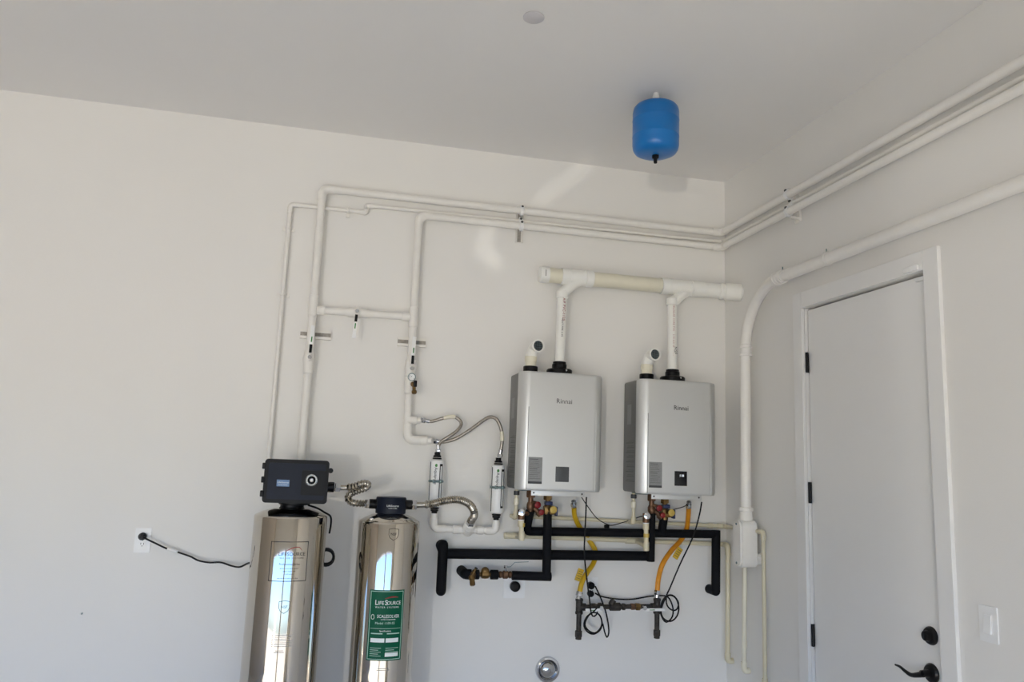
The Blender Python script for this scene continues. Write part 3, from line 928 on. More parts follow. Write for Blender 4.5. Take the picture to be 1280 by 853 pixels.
# brass shut-off group at the end of that pipe
by, bz = -.118, 1.072
bg_ = thing('brass_valve_group', 'brass ball valve, tee and angled drain cock on the wall left of the square plate', 'valve', (-1.33, by, bz))
MB().lathe([(.012, 0), (.018, .006), (.018, .014), (.014, .018), (.021, .026), (.021, .046), (.014, .052), (.018, .058), (.018, .066), (.012, .072)], (-1.284, by, bz), (-1, 0, 0), 20).build('ball_valve', 'bronze', bg_)
b = MB().cyl((-1.318, by - .004, bz + .010), (-1.318, by - .004, bz + .040), .006, 10)
b.nut((-1.318, by - .004, bz + .034), (-1.318, by - .004, bz + .046), .011)
b.build('stem', 'chrome', bg_)
b = MB().sweep(fillet([(-1.318, by - .010, bz + .040), (-1.300, by - .030, bz + .044), (-1.278, by - .030, bz + .066), (-1.205, by - .030, bz + .070)], .006), .0016, 6)
b.build('wire_lever', 'zinc', bg_)
for xa, xb in ((-1.358, -1.398), (-1.458, -1.492)):
    MB().cyl((xa, by, bz), (xb, by, bz), .0245, 18, .002).build('foam_ring', 'foam', bg_)
b = MB().cyl((-1.355, by, bz), (-1.50, by, bz), .011, 14)
b.lathe([(.012, 0), (.022, .006), (.024, .024), (.022, .040), (.012, .046)], (-1.404, by - .004, bz + .003), (-1, 0, 0), 20)
b.sphere((-1.427, by - .004, bz + .018), .0215, 16)
b.build('tee', 'brass', bg_)
b = MB().sweep(fillet([(-1.50, by, bz), (-1.528, by + .01, bz), (-1.532, -.002, bz + .004)], .03), .0262, 18)
b.build('foam_elbow', 'foam', bg_)
b = MB().cyl((-1.492, by - .02, bz + .004), (-1.505, by - .062, bz - .012), .016, 16)
b.lathe([(.010, 0), (.016, .006), (.016, .022), (.012, .026), (.014, .034), (.014, .050), (.010, .054)], (-1.508, by - .058, bz + .006), (.10, -.45, -1), 16)
b.cyl((-1.506, by - .055, bz + .0), (-1.488, by - .060, bz + .038), .006, 10)
b.build('drain_cock', 'brass', bg_)
b = MB().lathe([(.004, 0), (.009, .002), (.009, .006), (.004, .008)], (-1.487, by - .060, bz + .036), (.45, -.1, 1), 12)
b.build('cock_handle', 'black', bg_)

# ------------------------------------------------------------------ gas line
def gas_hose(pts, tag_at, tag_dir, label, m='yellow', name='gas_hose'):
    t = thing(name, label, 'gas hose', pts[-1], 'yellow gas hoses')
    sp = spline(pts, .012)
    MB().sweep(sp, .0135, 16).build('hose', m, t)
    for p_, d_ in ((sp[0], sp[0] - sp[1]), (sp[-1], sp[-1] - sp[-2])):
        d_ = d_.normalized()
        b = MB(); b.nut(p_ - d_ * .004, p_ + d_ * .020, .0175); b.cyl(p_ + d_ * .018, p_ + d_ * .036, .013, 14)
        b.build('end_nut', 'chrome', t)
    c_ = V(tag_at); d_ = V(tag_dir).normalized(); w = d_.cross(Y).normalized()
    b = MB()
    rot = Matrix((w, Y, d_)).transposed()
    b.box(c_ - V((.016, .004, .032)), c_ + V((.016, .004, .032)), .002, rot=rot)
    tg = b.build('warning_tag', 'yellow_tag', t)
    q = MB()
    for k in range(4):
        qc = c_ - Y * .0045 + d_ * (-.018 + k * .012)
        q.box(qc - V((.012, .0004, .0012)), qc + V((.012, .0004, .0012)), 0, rot=rot)
    q.build('tag_print', 'ink', tg)
gas_hose([(-0.957,-0.120,1.430),(-0.936,-0.075,1.372),(-0.891,-0.032,1.310),(-0.839,-0.030,1.247),(-0.798,-0.030,1.184),(-0.810,-0.035,1.125),(-0.860,-0.080,1.081),(-0.898,-0.110,1.035),(-0.914,-0.120,0.984)], [(-0.926,-0.145,1.077)][0], (.35, 0, 1), 'yellow gas hose bulging right under the left water heater, with a yellow tag')
gas_hose([(-0.291,-0.120,1.442),(-0.273,-0.075,1.378),(-0.263,-0.034,1.313),(-0.298,-0.036,1.252),(-0.380,-0.090,1.200),(-0.454,-0.140,1.134),(-0.468,-0.120,1.055),(-0.474,-0.120,0.992)], [(-0.375,-0.160,1.196)][0], (.62, 0, 1), 'orange yellow gas hose sweeping left under the right water heater, with a tag', 'orange')

gm = thing('gas_manifold', 'dark iron gas pipe manifold with two drip legs low on the wall', 'gas pipe', (-.69, -.11, .75))
gy, gz = -.11, .908
for xv in (-.911, -.470):
    leg = MB().cyl((xv, gy, .775), (xv, gy, .955), .0135, 16)
    leg.build('drip_leg', 'iron', gm)
    MB().lathe([(.0135, 0), (.0195, .003), (.0195, .030), (.0165, .034), (.0165, .044), (.012, .046)], (xv, gy, .790), (0, 0, -1), 8).build('leg_cap', 'iron', gm)
    tee = MB().lathe([(.0185, -.040), (.0205, -.038), (.0205, -.028), (.018, -.026), (.018, .026), (.0205, .028), (.0205, .038), (.0185, .040)], (xv, gy, gz + .004), Z, 18)
    sx = 1 if xv < -.7 else -1
    tee.cyl((xv, gy, gz), (xv + sx * .036, gy, gz), .0195, 16)
    tee.build('tee', 'iron', gm)
MB().cyl((-.88, gy, gz), (-.50, gy, gz + .002), .0125, 16).build('cross_pipe', 'iron', gm)
for xa, xb, r, m_ in ((-.845, -.815, .019, 'iron'), (-.808, -.785, .021, 'iron'), (-.742, -.680, .0215, 'iron'), (-.672, -.655, .019, 'iron'), (-.622, -.600, .018, 'bronze'), (-.596, -.570, .020, 'brass')):
    b = MB(); (b.nut((xa, gy, gz + .001), (xb, gy, gz + .001), r) if r < .0205 else b.cyl((xa, gy, gz + .001), (xb, gy, gz + .001), r, 16, .004))
    b.build('union', m_, gm)
b = MB().cyl((-.735, gy, gz + .010), (-.718, gy, gz + .036), .016, 14); b.build('regulator_boss', 'iron', gm)
for xs, xe, xn in ((-.795, -.888, -.80), (-.555, -.442, -.555)):
    b = MB().cyl((xn, gy - .010, gz), (xn, gy - .034, gz), .009, 12); b.nut((xn, gy - .030, gz), (xn, gy - .042, gz), .012)
    sh = b.build('gas_cock', 'chrome', gm)
    MB().box((min(xs, xe), gy - .040, gz - .016), (max(xs, xe), gy - .035, gz - .001), .002).build('lever', 'white', sh)
    MB().box((min(xs, xe) + .025, gy - .0404, gz - .011), (min(xs, xe) + .055, gy - .0398, gz - .007)).build('lever_print', 'leaf_ink', sh)

# ------------------------------------------------------------------ cords and cable
def cord(pts, r, label, name='power_cord', m='cord', cat='cord', group=None):
    b = MB().sweep(spline(pts, .012), r, 8)
    o = b.build(name, m)
    return tag(o, label, cat, group)
c1 = cord([(-0.888,-0.120,1.478),(-0.899,-0.150,1.404),(-0.906,-0.165,1.322),(-0.906,-0.160,1.198),(-0.888,-0.150,1.074),(-0.868,-0.150,0.952),(-0.862,-0.150,0.904),(-0.846,-0.145,0.867),(-0.823,-0.140,0.878),(-0.821,-0.145,0.911),(-0.849,-0.150,0.888),(-0.883,-0.150,0.864),(-0.892,-0.140,0.822),(-0.872,-0.135,0.789),(-0.835,-0.130,0.775),(-0.800,-0.130,0.795),(-0.791,-0.135,0.832),(-0.809,-0.140,0.874),(-0.845,-0.140,0.886),(-0.873,-0.145,0.867),(-0.889,-0.145,0.827),(-0.865,-0.140,0.794),(-0.829,-0.140,0.783),(-0.799,-0.140,0.809),(-0.791,-0.140,0.833),(-0.773,-0.130,0.783),(-0.755,-0.120,0.756),(-0.743,-0.110,0.790),(-0.755,-0.100,0.870),(-0.774,-0.060,0.945),(-0.796,-0.030,1.002)], .0042, 'black cord of the left heater, hanging straight then coiled below the left gas valve')
MB().cyl((-.818, -.006, 1.004), (-.818, -.038, 1.004), .019, 18, .004).build('plug', 'black', c1)
c2 = cord([(-0.213,-0.120,1.470),(-0.243,-0.150,1.397),(-0.281,-0.150,1.281),(-0.347,-0.130,1.133),(-0.393,-0.110,1.012),(-0.416,-0.110,0.962),(-0.416,-0.120,0.917),(-0.392,-0.130,0.894),(-0.364,-0.130,0.898),(-0.355,-0.130,0.932),(-0.379,-0.120,0.967),(-0.416,-0.120,0.967),(-0.446,-0.125,0.939),(-0.457,-0.130,0.895),(-0.443,-0.130,0.853),(-0.401,-0.130,0.836),(-0.362,-0.125,0.860),(-0.348,-0.120,0.905),(-0.364,-0.120,0.951),(-0.397,-0.120,0.970),(-0.425,-0.120,0.955),(-0.448,-0.120,0.905),(-0.452,-0.120,0.872),(-0.426,-0.125,0.831),(-0.387,-0.120,0.855),(-0.378,-0.110,0.903),(-0.393,-0.090,0.950),(-0.413,-0.050,0.956),(-0.484,-0.040,0.950),(-0.584,-0.035,0.934),(-0.675,-0.030,0.935),(-0.758,-0.030,0.948),(-0.795,-0.030,0.965)], .0042, 'black cord of the right heater, looped beside the right gas valve')
MB().cyl((-.8185, -.006, .961), (-.8185, -.034, .961), .017, 18, .004).build('plug', 'black', c2)
cb = cord([(-0.915,-0.120,1.477),(-0.878,-0.120,1.428),(-0.806,-0.060,1.366),(-0.749,-0.045,1.336),(-0.710,-0.040,1.327),(-0.640,-0.040,1.346),(-0.550,-0.050,1.377),(-0.483,-0.060,1.394),(-0.396,-0.080,1.415),(-0.329,-0.110,1.438),(-0.305,-0.120,1.450)], .0025, 'thin dark sensor cable sagging between the two water heaters', 'sensor_cable')
MB().box((-.755, -.052, 1.312), (-.728, -.034, 1.330), .004).build('cable_joint', 'black', cb)

# wall plates
def plate(mbp, cx, cz, w, h, parent, m='white'):
    return MB().prism(rrect(w, h, .004), (cx, -.0005, cz), (1, 0, 0), (0, 0, 1), (0, -.005, 0)).build('plate', m, parent)
def duplex(cx, cz, label):
    t = thing('wall_outlet', label, 'outlet', (cx, 0, cz), 'duplex outlets')
    plate(None, cx, cz, .073, .117, t)
    for s in (1, -1):
        r_ = MB().prism(rrect(.033, .028, .010), (cx, -.0055, cz + s * .0195), (1, 0, 0), (0, 0, 1), (0, -.0015, 0)).build('receptacle', 'white', t)
        q = MB()
        for dx in (-.0064, .0064):
            q.box((cx + dx - .0011, -.0073, cz + s * .0195 - .001), (cx + dx + .0011, -.0069, cz + s * .0195 + .008))
        q.cyl((cx, -.0069, cz + s * .0195 - .007), (cx, -.0073, cz + s * .0195 - .007), .0022, 10)
        q.build('slot', 'dark_hole', r_)
    MB().cyl((cx, -.0054, cz), (cx, -.0066, cz), .003, 10).build('screw', 'zinc', t)
    return t
duplex(-3.103, 1.207, 'white duplex outlet on the bare wall left of the steel tanks')
duplex(-.8085, .989, 'white duplex outlet with two black plugs, above the gas pipe')
sq = thing('square_outlet', 'square white wall plate holding a round black plug under the brass valve', 'outlet', (-1.2415, 0, .994))
MB().prism(rrect(.117, .117, .005), (-1.2415, -.0005, .994), (1, 0, 0), (0, 0, 1), (0, -.006, 0)).build('plate', 'white', sq)
MB().lathe([(.026, 0), (.027, .003), (.027, .024), (.022, .028), (.008, .029), (.0, .027)], (-1.2415, -.0065, .998), (0, -1, 0), 26).build('round_plug', 'black', sq)

rc = thing('round_wall_cover', 'round chrome ring with a domed centre, low on the back wall', 'wall fitting', (-1.044, 0, .571))
MB().lathe([(.060, 0), (.066, .003), (.066, .010), (.062, .017), (.052, .018), (.049, .012), (.049, .002)], (-1.044, -.0005, .571), (0, -1, 0), 40).build('ring', 'chrome', rc)
MB().lathe([(.0485, 0), (.046, .006), (.040, .017), (.030, .026), (.016, .0315), (.010, .033), (.009, .030), (.0, .030)], (-1.044, -.002, .571), (0, -1, 0), 36).build('dome', 'chrome', rc)

# ------------------------------------------------------------------ inline filters with hoses
FYY = -.075
def inline_filter(x, zt, zb, label):
    t = thing('inline_filter', label, 'water filter', (x, FYY, zb - .03), 'white inline filter cartridges')
    R = .037
    bd = MB().lathe([(.024, 0), (.034, .006), (R, .014), (R, zt - zb - .014), (.034, zt - zb - .006), (.024, zt - zb)], (x, FYY, zb), Z, 28).build('cartridge', 'white', t)
    for z, s in ((zt, 1), (zb, -1)):
        MB().lathe([(.020, 0), (.024, .001), (.024, .006), (.020, .008)], (x, FYY, z + (.002 if s > 0 else -.010)), Z, 24).build('ring', 'black', t)
        MB().lathe([(.021, 0), (.021, s * .008), (.015, s * .012), (.015, s * .026)], (x, FYY, z + s * .012), Z, 20).build('neck', 'black', t)
    fr = MB()
    L = zt - zb
    for a, b_, z0, z1 in ((.012, .031, zt - .022 - .012, zt - .022), (.012, .031, zb + .030, zb + .040), (.012, .0165, zb + .030, zt - .022), (.027, .031, zb + .030, zt - .022)):
        patch(fr, x, FYY, R, a, b_, z0, z1, .0006, 5)
    patch(fr, x, FYY, R, -.046, -.040, zb + .012, zt - .012, .0006, 3)
    fr.build('label_frame', 'ink', bd)
    text('filter_lettering', 'Aquapure', .022, (x - .008, FYY - R, zt - .040), -Z, X, 'ink', bd, align='LEFT')
    lf = MB(); lf.sphere((x - .007, FYY - R + .0005, zt - .030), .007, 10, (1, .15, 1.2)); lf.build('leaf_mark', 'leaf_ink', bd)
    zc = (zt + zb) / 2 + .010
    b = MB(); hub(b, (x, FYY, zc), Z, .014, R + .0025, 26)
    b.box((x - .026, FYY + R - .004, zc - .012), (x + .026, -.0005, zc + .012), .001)
    cl = b.build('clamp', 'zinc', t)
    k = MB()
    k.box((x - .022, FYY - R - .012, zc - .010), (x - .017, FYY - R + .012, zc + .010), .001)
    k.box((x + .015, FYY - R - .012, zc - .010), (x + .020, FYY - R + .012, zc + .010), .001)
    k.cyl((x - .026, FYY - R - .006, zc), (x + .034, FYY - R - .006, zc), .0035, 8)
    k.build('clamp_screw', 'zinc', cl)
    return t
FL, FR = -1.700, -1.3705
inline_filter(FL, 1.648, 1.405, 'white filter cartridge behind the corrugated hose, left of the two')
inline_filter(FR, 1.632, 1.378, 'white filter cartridge beside the left water heater, right of the two')

def hose(pts, r, label, name='braided_hose', collars=()):
    t = thing(name, label, 'hose', pts[0], 'braided steel hoses')
    sp = spline(pts, .008)
    MB().sweep(sp, r, 14).build('braid', 'braid', t)
    n_ = len(sp)
    for i, s in ((0, 1), (n_ - 1, -1)):
        d_ = (sp[min(i + 1, n_ - 1)] - sp[max(i - 1, 0)]).normalized() * s
        b = MB(); b.nut(sp[i] - d_ * .012, sp[i] + d_ * .006, .0145); b.cyl(sp[i] + d_ * .004, sp[i] + d_ * .030, .0112, 14)
        b.build('end_fitting', 'chrome', t)
    for i0, i1 in collars:
        b = MB().sweep(sp[int(i0 * n_):int(i1 * n_)], r + .0015, 14); b.build('sleeve', 'cream_pvc', t)
    return t
hose([(-1.778,-0.060,1.849),(-1.736,-0.060,1.847),(-1.687,-0.070,1.864),(-1.630,-0.085,1.876),(-1.596,-0.090,1.861),(-1.584,-0.095,1.836),(-1.607,-0.100,1.801),(-1.652,-0.100,1.766),(-1.683,-0.090,1.744),(-1.697,-0.078,1.718),(-1.697,-0.075,1.697)], .0088, 'braided steel hose curling back in a loop, shorter one above the left filter', collars=((.26, .42),))
hose([(-1.709,-0.060,1.743),(-1.664,-0.075,1.743),(-1.607,-0.085,1.762),(-1.534,-0.095,1.811),(-1.468,-0.100,1.863),(-1.430,-0.100,1.884),(-1.394,-0.100,1.871),(-1.367,-0.095,1.821),(-1.357,-0.085,1.758),(-1.364,-0.076,1.685)], .0095, 'braided steel hose arching over to the right filter, longer of the two', collars=((.74, .86),))

# pipe joining the bottoms of the filters
fm = thing('filter_outlet_pipe', 'white pipe joining both filter bottoms, with a union facing out', 'water pipe', (-1.53, FYY, 1.29))
MB().sweep(fillet([(FL, FYY, 1.372), (FL, FYY, 1.295), (FR, FYY, 1.288), (FR, FYY, 1.345)], .035, 8), .0165, 18).build('pipe', 'pipe', fm)
MB().sweep(fillet([(FL, FYY, 1.345), (FL, FYY, 1.295), (FL + .06, FYY, 1.294)], .035, 8), .0205, 18).build('elbow', 'pipe', fm)
MB().sweep(fillet([(FR - .055, FYY, 1.289), (FR, FYY, 1.288), (FR, FYY, 1.33)], .030, 8), .0200, 18).build('elbow', 'pipe', fm)
MB().cyl((-1.60, FYY, 1.292), (-1.55, FYY, 1.291), .0215, 18, .004).build('coupling', 'pipe', fm)
MB().cyl((-1.475, FYY, 1.290), (-1.435, FYY, 1.289), .0205, 18, .004).build('coupling', 'pipe', fm)
ua = V((.02, -.80, .62)).normalized()
u0 = V((-1.518, FYY, 1.290))
MB().lathe([(.026, -.02), (.026, .018), (.030, .020), (.030, .030), (.027, .032), (.030, .036), (.030, .044), (.027, .046), (.029, .050), (.029, .058), (.024, .062)], u0, ua, 24).build('union', 'pipe', fm)

# ------------------------------------------------------------------ steel tanks
def corrugated(pts, r, label, nuts):
    t = thing('corrugated_hose', label, 'hose', pts[0], 'corrugated stainless hoses')
    sp = spline(pts, .0022)
    ph = [math.sin(2 * math.pi * i * .0022 / .0092) for i in range(len(sp))]
    n_ = len(sp)
    k = int(.035 / .0022)
    rad = [r + .0022 * ph[i] if k < i < n_ - k // 2 else r - .004 for i in range(n_)]
    MB().sweep(sp, rad, 16).build('bellows', 'hose_steel', t)
    for i, s in ((0, 1), (n_ - 1, -1)):
        d_ = (sp[min(i + 3, n_ - 1)] - sp[max(i - 3, 0)]).normalized() * s
        b = MB(); b.nut(sp[i] - d_ * .010, sp[i] + d_ * .016, r + .006)
        b.build('hose_nut', 'chrome', t)
    return t

def shield(parent, cx, cy, R, ox, oz, s):
    pts = [(-.5, .5), (0, .58), (.5, .5), (.5, -.05), (.36, -.36), (0, -.6), (-.36, -.36), (-.5, -.05)]
    b = MB()
    P = []
    for a, q in pts + pts[:1]:
        ang = (ox + a * s) / R
        P.append(V((cx + (R + .0005) * math.sin(ang), cy - (R + .0005) * math.cos(ang), oz + q * s)))
    for a, q in zip(P, P[1:]):
        b.sweep([a, q], .0011, 5)
    o = b.build('certification_mark', 'ink', parent)
    text('mark_lettering', 'NSF', s * .36, (cx + R * math.sin(ox / R), cy - R, oz), X, Z, 'ink', o, wrap=(cx, cy, R), spacing=1.0)
    return o

def tank(x, y, R, zr, label, ports):
    t = thing('water_tank', label, 'water tank', (x, y, 0))
    MB().lathe([(R - .004, 0), (R + .006, .004), (R + .006, .03), (R, .034)], (x, y, 0), Z, 48).build('base_ring', 'black', t)
    MB().lathe([(R - .002, .034), (R, .036), (R, zr - .006), (R - .002, zr), (R - .006, zr + .003), (R * .80, zr + .017), (.088, zr + .030), (.080, zr + .031)], (x, y, 0), Z, 96).build('jacket', 'steel', t)
    MB().lathe([(.058, 0), (.058, .004), (.054, .008), (.054, .030)], (x, y, zr + .029), Z, 40).build('inner_neck', 'black', t)
    return t

T1X, T1Y, T1R, T1Z = -2.404, -.325, .166, 1.366
tk = tank(T1X, T1Y, T1R, T1Z, 'tall mirror-steel tank with boxy black control head, left of the pair', None)
# control head
hx0, hx1, hy0, hy1, hz0, hz1 = -2.532, -2.250, -.420, -.235, 1.428, 1.620
cb_ = MB().box((hx0, hy0 + .020, hz0), (hx1, hy1, hz1), .012, 3)
cb_.lathe([(.066, 0), (.072, .003), (.072, .012), (.060, .016), (.060, .03)], (T1X + .01, T1Y, 1.414), Z, 30)
ch = cb_.build('control_head', 'black', tk)
fr_ = MB().prism(rrect(hx1 - hx0 + .006, hz1 - hz0 + .006, .016), ((hx0 + hx1) / 2, hy0 + .020, (hz0 + hz1) / 2), X, Z, (0, -.014, 0)).build('door_frame', 'black', ch)
MB().prism(rrect(hx1 - hx0 - .028, hz1 - hz0 - .028, .008), ((hx0 + hx1) / 2 + .002, hy0 + .006, (hz0 + hz1) / 2), X, Z, (0, -.006, 0)).build('door_panel', 'navy', ch)
MB().prism(rrect(.106, .112, .006), (-2.314, hy0, 1.520), X, Z, (0, -.008, 0)).build('timer_bezel', 'black', ch)
tq = MB().lathe([(.029, 0), (.029, .006), (.026, .008), (.026, .004), (.012, .004), (.010, .010), (.0, .010)], (-2.322, hy0 - .008, 1.533), (0, -1, 0), 32).build('timer_dial', 'panel_black', ch)
ring = MB()
for k in range(24):
    a = 2 * math.pi * k / 24
    q = V((-2.322 + .0245 * math.sin(a), hy0 - .0165, 1.533 + .0245 * math.cos(a)))
    ring.box(q - V((.0013, .0006, .0022)), q + V((.0013, .0006, .0022)), rot=Matrix.Rotation(a, 3, 'Y'))
ring.lathe([(.0218, 0), (.0218, .0012), (.0188, .0012), (.0188, 0)], (-2.322, hy0 - .0160, 1.533), (0, -1, 0), 32)
ring.build('dial_ticks', 'white_ink', ch)
MB().lathe([(.007, 0), (.007, .004), (.0, .005)], (-2.322, hy0 - .0185, 1.533), (0, -1, 0), 16).build('dial_knob', 'white', ch)
MB().box((-2.476, hy0 - .0012, 1.500), (-2.420, hy0 + .001, 1.530)).build('head_label', 'blue_label', ch)
text('head_lettering', 'LifeSource', .0115, (-2.448, hy0 - .0014, 1.518), X, Z, 'white_ink', ch)
text('head_lettering', 'WATER SYSTEMS', .0055, (-2.448, hy0 - .0014, 1.507), X, Z, 'white_ink', ch)
for z in (1.465, 1.528, 1.590):
    MB().box((hx0 - .014, hy0 + .004, z - .014), (hx0 + .004, hy0 + .030, z + .014), .003).build('box_hinge', 'black', ch)
lat = MB().lathe([(.006, -.003), (.012, -.003), (.012, .003), (.006, .003)], (hx1 + .010, hy0 + .012, 1.578), (0, -1, 0), 16).build('latch', 'black', ch)
MB().lathe([(.024, 0), (.024, .034), (.020, .037)], (hx1 - .004, -.335, 1.500), X, 20).build('side_port', 'black', ch)

# rectangular outline label, lettering and marks on the jacket
wr1 = (T1X, T1Y, T1R)
ob = MB()
lx0, lx1, lz0_, lz1_ = -.072, .096, 1.090, 1.262
for a, b_, z0, z1 in ((lx0, lx1, lz0_, lz0_ + .0028), (lx0, lx1, lz1_ - .0028, lz1_), (lx0, lx0 + .0026, lz0_, lz1_), (lx1 - .0026, lx1, lz0_, lz1_)):
    patch(ob, T1X, T1Y, T1R, a, b_, z0, z1, .0006, 14)
ol = ob.build('outline_label', 'ink', tk)
lc = (lx0 + lx1) / 2
def jt(s, size, z, parent, m='ink', dx=0., sq=1., name='label_lettering', wr=None, lc_=None, spacing=1.0):
    w = wr or wr1; c_ = lc if lc_ is None else lc_
    text(name, s, size, (w[0] + w[2] * math.sin((c_ + dx) / w[2]), w[1] - w[2], z), X, Z, m, parent, wrap=w, squeeze=sq, spacing=spacing)
jt('LIFESOURCE', .0215, 1.207, ol, dx=.012)
jt('WATER SYSTEMS', .010, 1.190, ol, dx=.012, spacing=1.5)
jt('Professional Series', .012, 1.164, ol, dx=.004)
for k, s in enumerate(('whole house water system', 'carbon media tank', 'install upright')):
    jt(s, .0075, 1.146 - k * .012, ol, dx=.004)
jt('see manual before service', .0085, 1.104, ol, dx=.0)
sw_ = MB()
swp = []
for k in range(13):
    f = k / 12
    ang = (lc - .020 + .075 * f) / T1R
    swp.append(V((T1X + (T1R + .0006) * math.sin(ang), T1Y - (T1R + .0006) * math.cos(ang), 1.218 + .020 * math.sin(f * 2.2) + (-.012 * max(0, f - .85) * 6))))
sw_.sweep(swp, [.0006 + .0014 * math.sin(math.pi * i / 12) for i in range(13)], 6)
sw_.build('swoosh', 'red_ink', ol)
shield(tk, T1X, T1Y, T1R, .008, .982, .046)
b = MB()
for k in range(7):
    patch(b, T1X, T1Y, T1R, -.034, .054 - (k % 3) * .006, .862 - k * .0078, .8640 - k * .0078, .0005, 8)
b.build('notice_print', 'label_grey', tk)
b = MB(); patch(b, T1X, T1Y, T1R, -.020, .022, .790, .7925, .0005, 6); patch(b, T1X, T1Y, T1R, -.016, .018, .797, .7995, .0005, 6); b.build('notice_print', 'label_grey', tk)

T2X, T2Y, T2R, T2Z = -1.943, -.275, .147, 1.345
t2 = tank(T2X, T2Y, T2R, T2Z, 'shorter mirror-steel tank with a green label, right of the pair', None)
cx2 = -1.941
c_ = MB().lathe([(.060, 0), (.064, .004), (.064, .010), (.073, .014), (.073, .086), (.070, .091), (.0, .093)], (cx2, T2Y, 1.368), Z, 40)
cap = c_.build('tank_head', 'navy', t2)
text('head_lettering', 'LifeSource', .014, (cx2 + .004, T2Y - .073, 1.420), X, Z, 'white_ink', cap, wrap=(cx2, T2Y, .0732))
text('head_lettering', 'WATER SYSTEMS', .0055, (cx2 + .004, T2Y - .073, 1.408), X, Z, 'white_ink', cap, wrap=(cx2, T2Y, .0732))
for s in (-1, 1):
    MB().lathe([(.026, 0), (.026, .008), (.023, .010), (.023, .038), (.019, .040)], (cx2 + s * .066, T2Y, 1.424), (s, 0, 0), 20).build('side_port', 'black', cap)
wr2 = (T2X, T2Y, T2R)
b = MB(); patch(b, T2X, T2Y, T2R, -.083, .083, .732, 1.043, .0008, 18)
gl_ = b.build('green_label', 'green', t2)
RL = T2R + .0008
b = MB()
for a, q, z0, z1 in ((-.078, .078, .737, .7395), (-.078, .078, 1.0355, 1.038), (-.078, -.0755, .737, 1.038), (.0755, .078, .737, 1.038), (-.070, .072, .872, .8735)):
    patch(b, T2X, T2Y, RL, a, q, z0, z1, .0004, 16)
b.build('label_border', 'label_line', gl_)
w2_ = (T2X, T2Y, RL)
jt('L', .032, .9865, gl_, 'white_ink', -.052, wr=w2_, lc_=.004)
jt('IFE', .023, .985, gl_, 'white_ink', -.031, wr=w2_, lc_=.004)
jt('S', .032, .9865, gl_, 'white_ink', -.007, wr=w2_, lc_=.004)
jt('OURCE', .023, .985, gl_, 'white_ink', .029, wr=w2_, lc_=.004, sq=.86)
jt('WATER SYSTEMS', .0105, .966, gl_, 'white_ink', .0, wr=w2_, lc_=.002, spacing=1.5)
jt('SCALESOLVER', .0205, .926, gl_, 'white_ink', .008, wr=w2_, lc_=.002, sq=.80)
jt('WATER CONDITIONER', .0065, .912, gl_, 'white_ink', .008, wr=w2_, lc_=.002)
jt('Model 1100-SS', .0150, .896, gl_, 'label_line', .0, wr=w2_, lc_=-.004)
b = MB()
P = []
for k in range(17):
    a = 2 * math.pi * k / 16
    rr = .0085 * (1 + .55 * max(0, math.cos(a)) ** 3)
    ang = (-.062 + rr * math.sin(a) * .8) / RL
    P.append(V((T2X + (RL + .0006) * math.sin(ang), T2Y - (RL + .0006) * math.cos(ang), .921 + rr * math.cos(a))))
b.sweep(P, .0012, 5, caps=False); b.build('droplet_mark', 'white_ink', gl_)
b = MB(); P = []
for k in range(11):
    f = k / 10
    ang = (-.01 + .062 * f) / RL
    P.append(V((T2X + (RL + .0004) * math.sin(ang), T2Y - (RL + .0004) * math.cos(ang), 1.005 + .008 * math.sin(f * 2.4))))
b.sweep(P, [.0008 + .0026 * math.sin(math.pi * k / 10) for k in range(11)], 6); b.build('swoosh', 'red_ink', gl_)
jt('Specifications', .010, .862, gl_, 'white_ink', 0, wr=w2_, lc_=.0)
b = MB()
for a, q, z0, z1 in ((-.066, -.012, .848, .8525), (.008, .068, .848, .8525)):
    patch(b, T2X, T2Y, RL, a, q, z0, z1, .0004, 6)
for k in range(5):
    patch(b, T2X, T2Y, RL, -.066, -.015 - (k % 2) * .012, .786 - k * .0085, .788 - k * .0085, .0004, 6)
    if k < 3:
        patch(b, T2X, T2Y, RL, .005, .066 - (k % 2) * .02, .786 - k * .0085, .788 - k * .0085, .0004, 6)
b.build('label_print', 'label_line', gl_)
b = MB()
for a, q, z0, z1 in ((-.066, -.002, .812, .830), (.004, .064, .812, .830), (.004, .066, .750, .766)):
    patch(b, T2X, T2Y, RL, a, q, z0, z1, .0005, 8)
b.build('blank_field', 'white_ink', gl_)
shield(t2, T2X, T2Y, T2R, .012, 1.295, .046)
b = MB(); patch(b, T2X, T2Y, T2R, -.030, .030, .690, .6925, .0004, 6); patch(b, T2X, T2Y, T2R, -.026, .024, .697, .6995, .0004, 6); b.build('notice_print', 'label_grey', t2)

# corrugated hoses
corrugated([(-2.205, -.335, 1.500), (-2.170, -.335, 1.499), (-2.125, -.340, 1.507), (-2.085, -.345, 1.522), (-2.062, -.330, 1.517), (-2.072, -.305, 1.500), (-2.110, -.290, 1.484), (-2.142, -.280, 1.465), (-2.148, -.275, 1.443), (-2.125, -.275, 1.427), (-2.085, -.275, 1.424), (-2.052, -.275, 1.424)], .0165,
           'corrugated steel hose doubling back between the two steel tanks', 1)
ue = u0 + ua * .066
corrugated([(-1.832, -.275, 1.424), (-1.79, -.276, 1.425), (-1.74, -.278, 1.432), (-1.68, -.278, 1.447), (-1.62, -.272, 1.455), (-1.565, -.258, 1.442), (-1.528, -.232, 1.412), (-1.512, -.198, 1.375), tuple(ue + ua * .022), tuple(ue)], .0185,
           'corrugated steel hose arching from the shorter tank to the white union', 1)

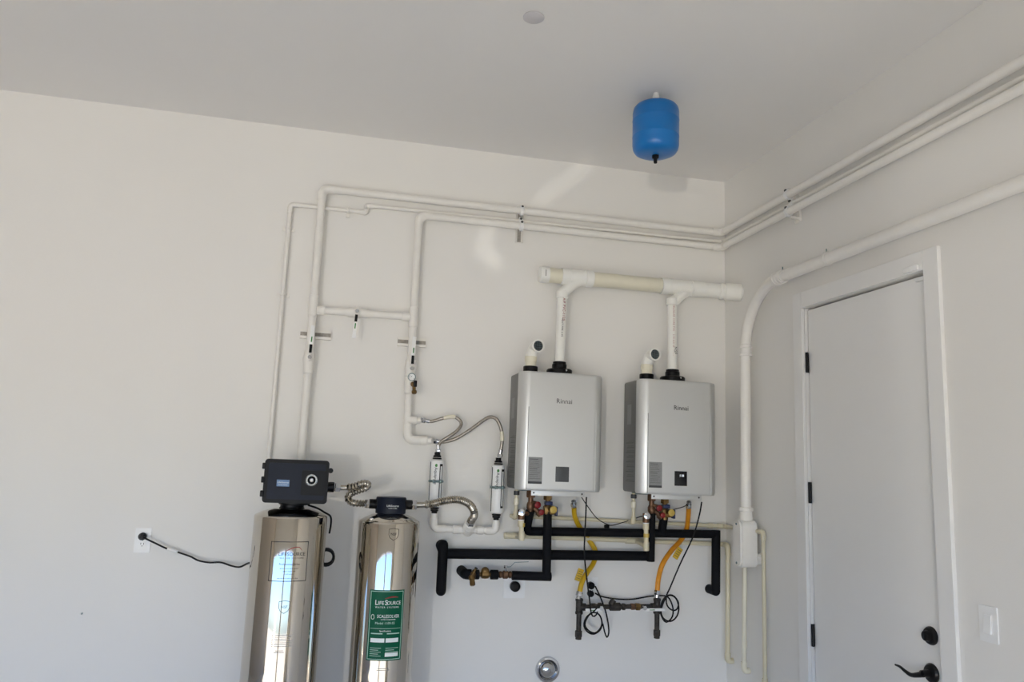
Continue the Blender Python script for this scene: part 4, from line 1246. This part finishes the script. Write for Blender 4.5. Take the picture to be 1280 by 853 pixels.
# cords of the left tank
pc = cord([(-3.100, -.030, 1.228)] + [(-3.081,-0.050,1.220),(-3.032,-0.050,1.197),(-2.985,-0.040,1.174)] + [(-2.934,-0.035,1.157),(-2.874,-0.035,1.137),(-2.835,-0.035,1.118),(-2.783,-0.035,1.109),(-2.731,-0.035,1.110),(-2.675,-0.060,1.097),(-2.632,-0.120,1.101),(-2.591,-0.180,1.126)] + [(-2.545, -.30, 1.15), (-2.50, -.16, 1.16)], .0045, 'black cord with white tag running from the left outlet to the taller tank')
pp = MB().lathe([(.014, 0), (.018, .004), (.018, .020), (.010, .032), (.008, .036)], (-3.103, -.0075, 1.2265), (0, -1, 0), 18); pp.build('plug', 'black', pc)
lt = [(-2.981,-0.042,1.173),(-2.933,-0.042,1.158)]
MB().cyl(lt[0], lt[1], .0078, 12).build('cord_tag', 'white', pc)
cord([(-2.33, -.36, 1.415), (-2.285, -.385, 1.403), (-2.255, -.37, 1.385), (-2.226, -.33, 1.365), (-2.220, -.29, 1.33), (-2.224, -.26, 1.28)], .0045, 'short black cord draped over the right shoulder of the taller tank')
lo = []
for k in range(58):
    a = 2 * math.pi * k / 14.5
    lo.append((-2.232 + (.036 + .003 * math.sin(k * .21)) * math.cos(a), -.225 - .008 * (k / 14.5), 1.166 + (.036 + .003 * math.cos(k * .3)) * math.sin(a)))
cord(lo, .0062, 'small coil of black cord hanging at the right side of the taller tank')

# ------------------------------------------------------------------ ceiling
bt = thing('expansion_tank', 'glossy blue expansion tank hanging upside down from the ceiling', 'tank', (-.863, -.9425, H))
bx0, by0 = -.863, -.9425
MB().lathe([(.0, 3.096), (.05, 3.098), (.080, 3.103), (.096, 3.111), (.105, 3.125), (.1085, 3.146), (.1085, 3.180), (.1094, 3.182), (.1094, 3.186), (.1085, 3.188), (.1085, 3.262), (.1094, 3.264), (.1094, 3.268), (.1085, 3.270), (.1085, 3.306), (.105, 3.325), (.096, 3.337), (.080, 3.345), (.05, 3.350), (.0, 3.352)], (bx0, by0, 0), Z, 56).build('vessel', 'blue', bt, ang=60)
MB().lathe([(.015, 3.348), (.017, 3.352), (.017, 3.392), (.014, 3.394), (.014, H)], (bx0, by0, 0), Z, 18).build('ceiling_fitting', 'pvc', bt)
MB().lathe([(.016, 3.100), (.016, 3.084), (.009, 3.080), (.008, 3.060), (.006, 3.058)], (bx0, by0, 0), Z, 16).build('air_valve', 'black', bt)
o = MB().lathe([(.040, H), (.0425, H - .003), (.0425, H - .006), (.038, H - .009), (.0, H - .0095)], (-1.583, -1.395, 0), Z, 36).build('ceiling_disc', 'disc')
tag(o, 'small round grey cover plate flat on the ceiling', 'cover plate')
# nail left in the bare wall
o = MB().cyl((-3.333, 0.0, .868), (-3.333, -.012, .865), .0025, 8).build('nail', 'zinc')
tag(o, 'tiny nail in the bare white wall below the left outlet', 'nail')
